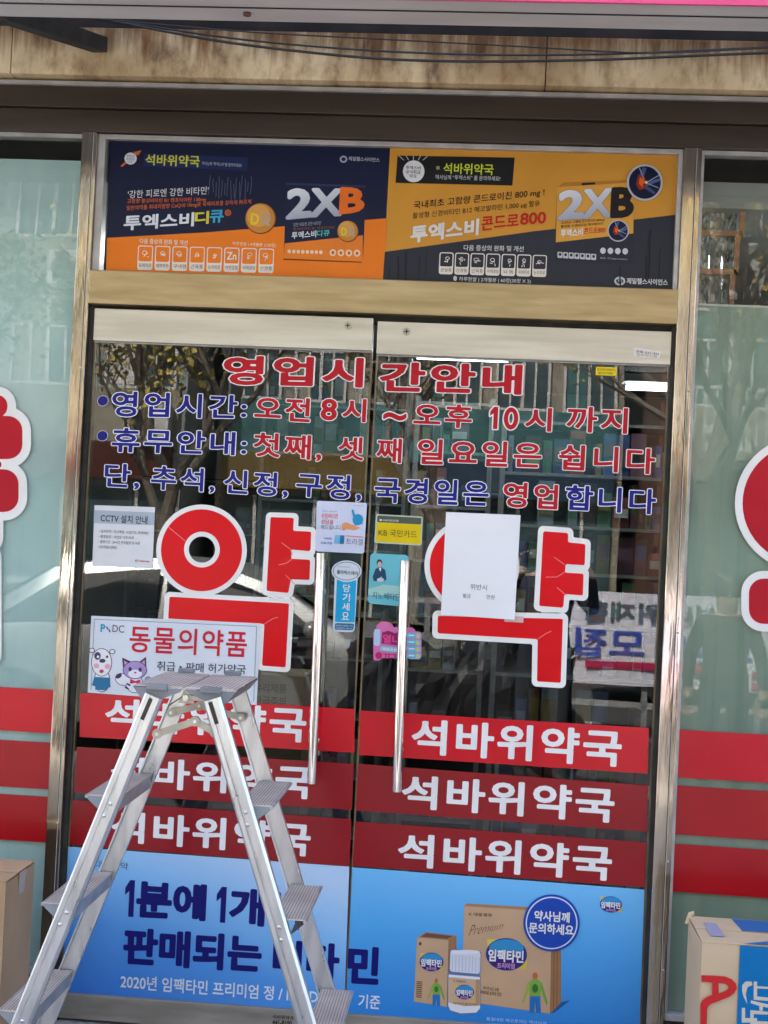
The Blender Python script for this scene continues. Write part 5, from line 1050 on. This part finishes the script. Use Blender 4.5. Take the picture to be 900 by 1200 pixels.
# ================================================================== THE STREET THE GLASS REFLECTS
M_CAR = noisy('silver_car_paint', (.30, .31, .32), (.34, .35, .36), scale=2, rough=.35, metal=.4, coat=.3)
M_CGL = noisy('car_glass', (.02, .025, .03), (.03, .035, .04), scale=3, rough=.05)
M_TYRE = noisy('tyre_rubber', (.015, .015, .015), (.03, .03, .03), scale=30, rough=.85)
M_HEAD = noisy('headlight_glass', (.7, .72, .75), (.8, .82, .85), scale=6, rough=.1)
M_RED = noisy('tail_light_red', (.4, .01, .01), (.5, .02, .02), scale=6, rough=.2)
def car(label, x, y, flip=1, paint=M_CAR, z=-.15):
    t = thing('parked_car', label, 'car', (x, y, z), group='cars standing in the street behind the photographer', rz=0 if flip == 1 else math.pi)
    prof = [(-2.10, .30), (-2.16, .55), (-2.12, .88), (-1.95, .98), (-1.62, 1.02), (-1.1, 1.36), (-.55, 1.47), (.1, 1.45), (.62, 1.28), (1.12, 1.0), (1.7, .88), (2.05, .74), (2.16, .55), (2.12, .30)]
    belt = [.30, .55, .88, .95, .97, .97, .96, .95, .94, .93, .86, .74, .55, .30]
    rings = []; W2 = .87
    vs = []; fs = []
    for (px, pz), bz in zip(prof, belt):
        top = pz; wb = W2 - (.10 if abs(px) > 2.0 else 0) - (.03 if abs(px) > 1.6 else 0)
        inset = .20*max(0, top-.97)/.5+.02
        ring = [(px, -wb+.03, .26), (px, -wb, min(.42, bz)), (px, -wb, min(.70, bz)), (px, -wb+.02, min(bz, top)), (px, -wb+.06+inset, top-.012 if top > .31 else top), (px, -wb*.4, top+.012), (px, wb*.4, top+.012), (px, wb-.06-inset, top-.012 if top > .31 else top), (px, wb-.02, min(bz, top)), (px, wb, min(.70, bz)), (px, wb, min(.42, bz)), (px, wb-.03, .26)]
        vs += ring
    n = 12
    for i in range(len(prof)-1):
        for k in range(n): fs.append((i*n+k, i*n+(k+1) % n, (i+1)*n+(k+1) % n, (i+1)*n+k))
    fs += [tuple(range(n)), tuple(range((len(prof)-1)*n+n-1, (len(prof)-1)*n-1, -1))]
    b = MB(); b.solid(vs, fs, paint); b.build('body', t, True)
    for s in (-1, 1):
        w = s*(W2+.004)
        for pts in (((-1.45, .99), (-.98, 1.30), (-.28, 1.38), (-.28, .99)), ((-.22, .99), (-.22, 1.38), (.14, 1.36), (.60, 1.20), (.90, .99))):
            b = MB(); P_ = [(p[0], s*(W2-.015-(.20*(p[1]-.97)/.5 if p[1] > 1 else 0)+.012), p[1]) for p in pts]; b.face(P_, M_CGL); b.face([(p[0], p[1]-s*.015, p[2]) for p in P_][::-1], M_CGL); b.build('side_window', t)
        b = MB(); b.ball((.86, s*(W2+.09), 1.02), .085, paint, 12, 8, (.7, 1, .75)); b.build('wing_mirror', t, True)
        b = MB(); b.ball((1.98, s*.62, .68), .15, M_HEAD, 14, 8, (.8, .9, .55)); b.build('headlight', t, True)
        b = MB(); b.ball((-2.06, s*.66, .84), .12, M_RED, 12, 8, (.5, .9, .9)); b.build('tail_light', t, True)
        for wx in (-1.28, 1.32):
            b = MB(); b.tube([(wx, s*(W2-.20), .31), (wx, s*(W2+.005), .31)], .31, M_TYRE, 28); q = b.build('wheel', t, True)
            b = MB(); b.tube([(wx, s*(W2+.0), .31), (wx, s*(W2+.012), .31)], .19, M_ALU, 20)
            for a in range(5):
                an = a*2*math.pi/5; b.bar((wx, s*(W2+.014), .31), (wx+.2*math.cos(an), s*(W2+.014), .31+.2*math.sin(an)), .05, .012, M_ALU_D, (0, 1, 0))
            b.build('rim', q)
        b = MB()
        for hx in (-.55, .45): b.box(hx-.09, hx+.09, s*W2-.0 if s > 0 else s*W2-.02, s*W2+.02 if s > 0 else s*W2, .84, .87, M_CGL)
        b.build('door_handle', t)
    def slab(pts, name):
        b = MB(); b.face(pts, M_CGL); b.face([(p[0], p[1], p[2]-.01) for p in pts][::-1], M_CGL); b.build(name, t)
    slab([(1.10, -.72, 1.035), (1.10, .72, 1.035), (.66, .58, 1.288), (.66, -.58, 1.288)], 'windscreen')
    slab([(-1.60, .70, 1.055), (-1.60, -.70, 1.055), (-1.14, -.58, 1.366), (-1.14, .58, 1.366)], 'rear_window')
    boxobj('bumper', 2.10, 2.20, -.70, .70, .28, .46, M_BLACK, t, .02); boxobj('grille', 2.125, 2.165, -.40, .40, .50, .62, M_BLACK, t, .01)
    boxobj('number_plate', 2.201, 2.212, -.26, .26, .33, .44, M_TRIM, t)
    return t
car('silver hatchback parked at the kerb behind the photographer, mirrored in both doors', -2.05, -6.35)
car('dark saloon standing in the far lane, mirrored faintly in the glass', 3.4, -11.2, -1, noisy('dark_car_paint', (.03, .035, .05), (.04, .045, .06), scale=3, rough=.2, coat=.8))
# motor scooter under a black cover
t = thing('motor_scooter', 'scooter under a crumpled black cover mirrored in right door', 'scooter', (-.05, -5.2, -.02))
b = MB()
for x in (-.62, .58):
    ring_ = [(x+.20*math.cos(a*math.pi/12), 0, .235+.20*math.sin(a*math.pi/12)) for a in range(25)]; b.tube(ring_, .045, M_TYRE, 8, False)
b.build('wheels', t, True)
b = MB(); b.tube([(.58, 0, .24), (.50, 0, .6), (.40, 0, .98)], .03, M_ALU_D, 8); b.tube([(.40, -.33, 1.02), (.42, 0, .98), (.40, .33, 1.02)], .016, M_BLACK, 8)
b.box(-.72, -.02, -.16, .16, .46, .78, M_BLACK, .05); b.box(-.04, .40, -.14, .14, .28, .36, M_BLACK, .03); b.build('frame', t, True)
b = MB(); b.ball((.50, 0, .74), .10, M_HEAD, 14, 8, (.6, 1, .8)); b.build('headlight', t, True)
gridn = 26; vs = []; fs = []; rnd = random.Random(5)
for i in range(gridn+1):
    for j in range(17):
        u = -.82+1.5*i/gridn; a = math.pi*j/16; hgt = .86+.26*math.exp(-((u-.35)/.16)**2)+.05*math.sin(u*9); k = 1+rnd.uniform(-.09, .09)
        vs.append((u+rnd.uniform(-.02, .02), math.cos(a)*(.26+.12*math.exp(-((u-.35)/.2)**2))*k, .30+max(0, math.sin(a))**.6*(hgt-.30)*k))
for i in range(gridn):
    for j in range(16): q = i*17+j; fs.append((q, q+1, q+18, q+17))
b = MB(); b.solid(vs, fs, noisy('crumpled_black_sheet', (.015, .015, .017), (.03, .03, .034), scale=6, rough=.28)); b.build('cover', t)

# people, built as skinned skeletons
def person(label, x, y, z, joints, radii, edges, mats, extra=None, rz=0):
    t = thing('person', label, 'person', (x, y, z), rz=rz)
    me = bpy.data.meshes.new('body'); me.from_pydata(joints, edges, []); o = bpy.data.objects.new('body', me); link(o, t)
    o.modifiers.new('skin', 'SKIN')
    for i, r in enumerate(radii): me.skin_vertices[0].data[i].radius = (r, r) if not isinstance(r, tuple) else r
    me.skin_vertices[0].data[0].use_root = True
    ss = o.modifiers.new('sub', 'SUBSURF'); ss.levels = ss.render_levels = 2
    dg = bpy.context.evaluated_depsgraph_get(); m2 = bpy.data.meshes.new_from_object(o.evaluated_get(dg)); o.modifiers.clear(); o.data = m2
    m2.materials.clear()
    for m in mats: m2.materials.append(m)
    for p in m2.polygons:
        c = p.center; p.use_smooth = True
        k = 0 if (c.z > 1.36 or (c - Vector(joints[16])).length < .09 or (c - Vector(joints[20])).length < .09) else (1 if c.z > .88 else (2 if c.z > .10 else 3))
        p.material_index = k
    return t
SKIN = noisy('skin', (.45, .28, .20), (.52, .34, .25), scale=6, rough=.5); HAIR = noisy('black_hair', (.012, .01, .01), (.03, .025, .02), scale=30, rough=.5)
NAVYC = noisy('dark_cotton', (.02, .025, .05), (.035, .04, .07), scale=20, rough=.9); DENIM = noisy('dark_trousers', (.03, .035, .045), (.05, .055, .07), scale=30, rough=.9); SHOE = noisy('shoe_leather', (.03, .03, .03), (.05, .05, .05), scale=20, rough=.6)
GREYC = noisy('green_grey_jacket', (.03, .04, .03), (.05, .06, .05), scale=20, rough=.9)
#        0 pelvis      1 chest        2 neck       3 head base   4 crown     5/6 hips..
def joints(armL, armR):
    J = [(0, 0, .90), (0, 0, 1.20), (0, 0, 1.36), (0, .01, 1.43), (0, .01, 1.60), (-.09, 0, .84), (-.11, .02, .46), (-.12, -.02, .07), (-.13, .13, .03), (.09, 0, .84), (.11, .02, .46), (.12, -.02, .07), (.13, .13, .03), (-.17, 0, 1.30)]
    J += armL + [(.17, 0, 1.30)] + armR
    return J
ED = [(0, 1), (1, 2), (2, 3), (3, 4), (0, 5), (5, 6), (6, 7), (7, 8), (0, 9), (9, 10), (10, 11), (11, 12), (1, 13), (13, 14), (14, 15), (15, 16), (1, 17), (17, 18), (18, 19), (19, 20)]
RAD = [.15, (.17, .12), .06, .085, .075, .095, .062, .042, .04, .095, .062, .042, .04, .07, .045, .034, .038, .07, .045, .034, .038]
def finish(t, hand_pts, cap=None):
    b = MB(); b.ball((0, -.005, 1.555), .112, HAIR, 18, 12, (.92, 1.0, 1.02)); b.build('hair', t, True)
    b = MB(); b.ball((0, .082, 1.50), .018, SKIN, 8, 6, (.7, 1, 1.3))
    b.build('nose', t, True)
    b = MB()
    for s in (-1, 1): b.ball((s*.035, .083, 1.53), .011, HAIR, 8, 6); 
    b.build('eyes', t, True)
    for hp, dirv in hand_pts:
        hp = Vector(hp); dv = Vector(dirv).normalized(); sd = dv.cross(Vector((0, 1, 0))).normalized(); b = MB()
        for k in range(4):
            base = hp+sd*(k-1.5)*.019+dv*.03; l = (.052, .062, .058, .045)[k]
            b.tube([base, base+dv*l*.5, base+dv*l*.8+Vector((0, .018, 0)), base+dv*l+Vector((0, .034, 0))], [.0088, .0085, .0078, .006], SKIN, 8)
        b.tube([hp-sd*.03, hp-sd*.055+dv*.03, hp-sd*.05+dv*.055], [.011, .010, .008], SKIN, 8)
        b.build('fingers', t, True)
    return t
A1 = [(-.27, .10, 1.12), (-.20, .30, 1.34), (-.16, .36, 1.42)]; A2 = [(.30, .10, 1.14), (.26, .26, 1.36), (.20, .30, 1.44)]
pt = finish(person('person in dark clothes lifting a phone, mirrored in right door', .42, -4.75, -.02, joints(A1, A2), RAD, ED, [SKIN, NAVYC, DENIM, SHOE]), [((-.155, .37, 1.43), (0, .1, 1)), ((.19, .31, 1.45), (-.2, .1, 1))])
b = MB(); b.box(.60, .70, -4.36, -4.351, 1.40, 1.57, M_BLACK, .004) if 0 else b.box(.255, .33, -4.352, -4.343, 1.405, 1.56, M_BLACK, .004); tag(b.build('mobile_phone'), 'black phone held up by the mirrored person', 'phone')
B1_ = [(-.24, .02, 1.06), (-.25, .05, .84), (-.25, .07, .76)]; B2_ = [(.24, .02, 1.06), (.25, .05, .84), (.25, .07, .76)]
p2 = finish(person('person in a grey green jacket standing still, mirrored in the green window', 1.50, -4.3, -.02, joints(B1_, B2_), RAD, ED, [SKIN, GREYC, DENIM, SHOE]), [((-.25, .075, .75), (0, .1, -1)), ((.25, .075, .75), (0, .1, -1))])
p2.scale = (.90, .90, .87)

# banner on a roadside railing
rl = thing('railing', 'grey roadside railing on the far pavement edge behind the photographer', 'railing', (0, -8.35, -.15))
for k in range(14): boxobj('post', -6.5+k*1.0, -6.45+k*1.0, -.025, .025, 0, 1.15, M_ALU_D, rl)
for z in (.25, 1.1): boxobj('rail', -6.5, 6.6, -.02, .02, z, z+.05, M_GREYF, rl)
bn = thing('banner', 'white recruiting banner with blue Korean words tied to the railing', 'banner', (2.25, -8.30, .72))
b = MB(); n = 24; Wb = 1.5
for i in range(n):
    x0, x1 = -Wb+2*Wb*i/n, -Wb+2*Wb*(i+1)/n; y = lambda x: .02*math.sin(x*5)
    b.face([(x0, y(x0), -.42), (x1, y(x1), -.42), (x1, y(x1), .42), (x0, y(x0), .42)], ink((236, 234, 246), .6)); b.face([(x0, y(x0)-.004, .42), (x1, y(x1)-.004, .42), (x1, y(x1)-.004, -.42), (x0, y(x0)-.004, -.42)], ink((236, 234, 246), .6))
b.build('cloth', bn)
def wtext(parent, t, x0, x1, z0, z1, y, m, w=.03, res=30, facing=1, name='lettering'):
    """lettering on a wall that faces the shop (+y): runs towards -x so that it reads right for someone facing it"""
    gx, gz, F = text_field(t, res, round(w+.02, 3)); PL = polys_at(gx, gz, F, w)
    A = np.array([v for p in PL for v in p]); (a0, c0), (a1, c1) = A.min(0), A.max(0); b = MB()
    for p in PL: b.face([(x1-(v[0]-a0)/(a1-a0)*(x1-x0), y, z0+(v[1]-c0)/(c1-c0)*(z1-z0)) for v in p], m)
    return b.build(name, parent)
wtext(bn, '석바위재활', -1.35, -.1, .16, .34, .03, ink((90, 100, 110), .6)); wtext(bn, '보조원', -1.0, .6, -.02, .26, .032, ink((70, 92, 190), .6), .02) if 0 else None
wtext(bn, '환자', .35, 1.2, .06, .34, .03, ink((70, 92, 190), .6), .02); wtext(bn, '모집', -1.4, -.75, -.16, .10, .03, ink((70, 92, 190), .6), .02); wtext(bn, '보조인', -.65, .2, -.16, .10, .03, ink((70, 92, 190), .6), .02); wtext(bn, '모집', .35, 1.2, -.26, .0, .03, ink((70, 92, 190), .6), .02)
b = MB()
for k, z in enumerate((-.10, -.20, -.30)):
    b.box(-1.3, -.1, .026, .028, z-.17, z-.10, ink((200, 40, 90), .6)) if k < 1 else b.box(.2, 1.3, .026, .028, z-.10, z-.03, ink((200, 40, 90), .6))
b.build('pink_bars', bn)

# buildings across the road
M_TILEW = noisy('pale_tile_wall', (.20, .22, .21), (.30, .33, .32), scale=2, rough=.6); M_BRICK = noisy('brown_brick_wall', (.12, .06, .04), (.18, .09, .06), scale=6, rough=.85); M_TEAL = noisy('teal_spandrel', (.04, .12, .13), (.08, .19, .19), scale=3, rough=.3)
M_WIN = noisy('dark_window_glass', (.03, .05, .06), (.08, .12, .13), scale=1.5, rough=.08); M_BEIGE = noisy('beige_wall', (.20, .18, .14), (.30, .27, .21), scale=2, rough=.8); M_GREEN = noisy('green_shop_panel', (.04, .28, .07), (.06, .36, .10), scale=3, rough=.5)
def building(label, x0, x1, y, h, wall, floors, cols, sp, shop, seed):
    t = thing('apartment_building', label, 'building', ((x0+x1)/2, y, -.03)); w = x1-x0; rnd = random.Random(seed)
    boxobj('wall', -w/2, w/2, -6, 0, 0, h, wall, t); boxobj('roof', -w/2-.15, w/2+.15, -6.1, .12, h, h+.35, M_BEIGE, t)
    fh = (h-3.2)/floors
    for fl in range(floors):
        z = 3.2+fl*fh
        boxobj('spandrel', -w/2+.1, w/2-.1, .0, .10, z-.25, z+.75, sp, t)
        for c in range(cols):
            cx = -w/2+w*(c+.5)/cols; ww = w/cols*.36
            fo = MB(); z0, z1 = z+.8, z+fh-.35
            fo.box(cx-ww-.05, cx+ww+.05, .0, .07, z0-.05, z0, M_TRIM); fo.box(cx-ww-.05, cx+ww+.05, .0, .07, z1, z1+.05, M_TRIM); fo.box(cx-ww-.05, cx-ww, .0, .07, z0, z1, M_TRIM); fo.box(cx+ww, cx+ww+.05, .0, .07, z0, z1, M_TRIM); fo.box(cx-.03, cx+.03, .0, .07, z0, z1, M_TRIM); fo.box(cx-ww, cx-.03, .03, .06, z1-.5, z1-.46, M_TRIM); fo.box(cx+.03, cx+ww, .03, .06, z1-.5, z1-.46, M_TRIM); fo.box(cx-ww*.5-.02, cx-ww*.5+.02, .03, .06, z0, z1-.5, M_TRIM); fo.box(cx+ww*.5-.02, cx+ww*.5+.02, .03, .06, z0, z1-.5, M_TRIM)
            wo = fo.build('window', t); boxobj('pane', cx-ww, cx+ww, .01, .03, z0, z1, M_WIN, wo)
            if rnd.random() < .75: boxobj('curtain', cx-ww+.02, cx-ww+.02+ww*rnd.uniform(.4, 1.6), .031, .034, z0+.02, z1-.02, rnd.choice([M_TRIM, M_BEIGE, M_TILEW, M_TEAL]), wo)
            if rnd.random() < .5:
                a_ = MB(); ax = cx+rnd.uniform(-.6, .2)*ww; a_.box(ax, ax+.75, .12, .42, z-.15, z+.45, M_TRIM, .02); a_.tube([(ax+.28, .42, z+.15), (ax+.28, .44, z+.15)], .22, M_BLACK, 20); a_.box(ax, ax+.75, .10, .5, z-.22, z-.17, M_ALU_D); a_.build('air_conditioner', t)
        if rnd.random() < .7:
            bo = MB(); bo.box(-w/2+.2, w/2-.2, .12, .95, z-.12, z, M_BEIGE); bo.box(-w/2+.2, w/2-.2, .90, .95, z+.95, z+1.0, M_TRIM)
            xx = -w/2+.25
            while xx < w/2-.2: bo.box(xx, xx+.03, .91, .94, z, z+.95, M_TRIM); xx += .16
            bo.build('balcony', t)
    nS = max(2, int(w/3.4))
    for k in range(nS):
        a, c = -w/2+w*k/nS+.15, -w/2+w*(k+1)/nS-.15
        so_ = boxobj('shop_opening', a, c, .0, .05, .1, 2.25, M_WIN, t); boxobj('shop_board', a, c, .04, .30, 2.35, 3.0, shop[k % len(shop)], t, .02)
        b = MB()
        for q in range(3): xx = a+(c-a)*(q+.5)/3; b.box(xx-.03, xx+.03, .05, .09, .1, 2.25, M_TRIM)
        b.build('glazing_bar', so_)
    return t
SHB = [ink((150, 146, 140), .5), ink((84, 40, 34), .5), M_GREEN, ink((120, 100, 60), .5), ink((50, 70, 90), .5)]
building('pale block with green shop board and balconies, mirrored at left of doors', -13.5, -5.2, -19.0, 13.5, M_TILEW, 4, 5, M_BEIGE, [SHB[2], SHB[1], SHB[0]], 1)
building('teal glazed office block mirrored in the middle of the doors', -4.9, 2.4, -20.5, 16, M_BEIGE, 5, 6, M_TEAL, [SHB[3], SHB[4]], 2)
building('brown brick block mirrored in the green window', 2.8, 11.5, -18.6, 14, M_BRICK, 4, 4, M_BEIGE, [SHB[1], SHB[0], SHB[3]], 4)
building('beige block farther left along the opposite pavement', -24, -14, -19.5, 12, M_BEIGE, 3, 6, M_TILEW, [SHB[4], SHB[0]], 6)
building('pale tiled block farther right along the opposite pavement', 12, 23, -19.5, 15, M_TILEW, 4, 6, M_BEIGE, [SHB[0], SHB[2]], 7)
# bare street trees with some yellow leaves left
M_BARK = noisy('tree_bark', (.10, .08, .06), (.17, .14, .11), scale=14, rough=.9, bump=.4); LEAF = [noisy('leaf_yellow', (.30, .24, .05), (.42, .32, .08), scale=3, rough=.7), noisy('leaf_green', (.05, .09, .03), (.08, .13, .04), scale=3, rough=.7)]
def tree(label, x, y, h, seed, leaf, nl):
    rnd = random.Random(seed); t = thing('street_tree', label, 'tree', (x, y, -.03), group='street trees along the road'); b = MB(); tips = []
    def grow(p, d, L_, r, dep):
        q = p; pts = [p]; 
        for k in range(3): d = (d+Vector((rnd.uniform(-.2, .2), rnd.uniform(-.2, .2), rnd.uniform(-.05, .15)))).normalized(); q = q+d*L_/3; pts.append(q)
        b.tube(pts, [r, r*.9, r*.78, r*.65], M_BARK, 8 if dep < 2 else (4 if dep < 4 else 3), dep == 0)
        if dep >= (5 if nl < 2000 else 4): tips.append(q); return
        for k in range(4 if dep == 0 else (3 if dep < 4 else 2)):
            a = rnd.uniform(0, 6.28); s = rnd.uniform(.45, .95); nd = (d+Vector((math.cos(a)*s, math.sin(a)*s, rnd.uniform(0, .35)))).normalized()
            grow(q if k else pts[2], nd, L_*rnd.uniform(.60, .8), r*.58, dep+1)
    grow(Vector((0, 0, 0)), Vector((0, 0, 1)), h*.34, h*.022, 0); b.build('trunk', t)
    b = MB()
    for k in range(nl):
        c = rnd.choice(tips)+Vector((rnd.gauss(0, .28), rnd.gauss(0, .28), rnd.gauss(0, .25))); u = Vector((rnd.uniform(-1, 1), rnd.uniform(-1, 1), rnd.uniform(-1, 1))).normalized()*rnd.uniform(.04, .08); w = u.cross(Vector((rnd.uniform(-1, 1), rnd.uniform(-1, 1), 1))).normalized()*u.length*.7
        b.face([c-u, c+w, c+u, c-w], leaf)
    b.build('crown', t)['kind'] = 'stuff'
tree('bare tree with sparse yellow leaves mirrored at right of the doors', 3.1, -13.9, 7.5, 3, LEAF[0], 1600); tree('thinly leaved yellow tree mirrored in the left door', -4.2, -14.1, 6.2, 8, LEAF[0], 1800)
tree('bare tree mirrored at the middle of doors', -.4, -14.6, 7.0, 12, LEAF[0], 1500); tree('green leaved tree mirrored near the left window', -8.5, -14.0, 7.0, 15, LEAF[1], 7000); tree('bare tree mirrored at top of the green window', 6.2, -13.8, 8.0, 21, LEAF[0], 500)
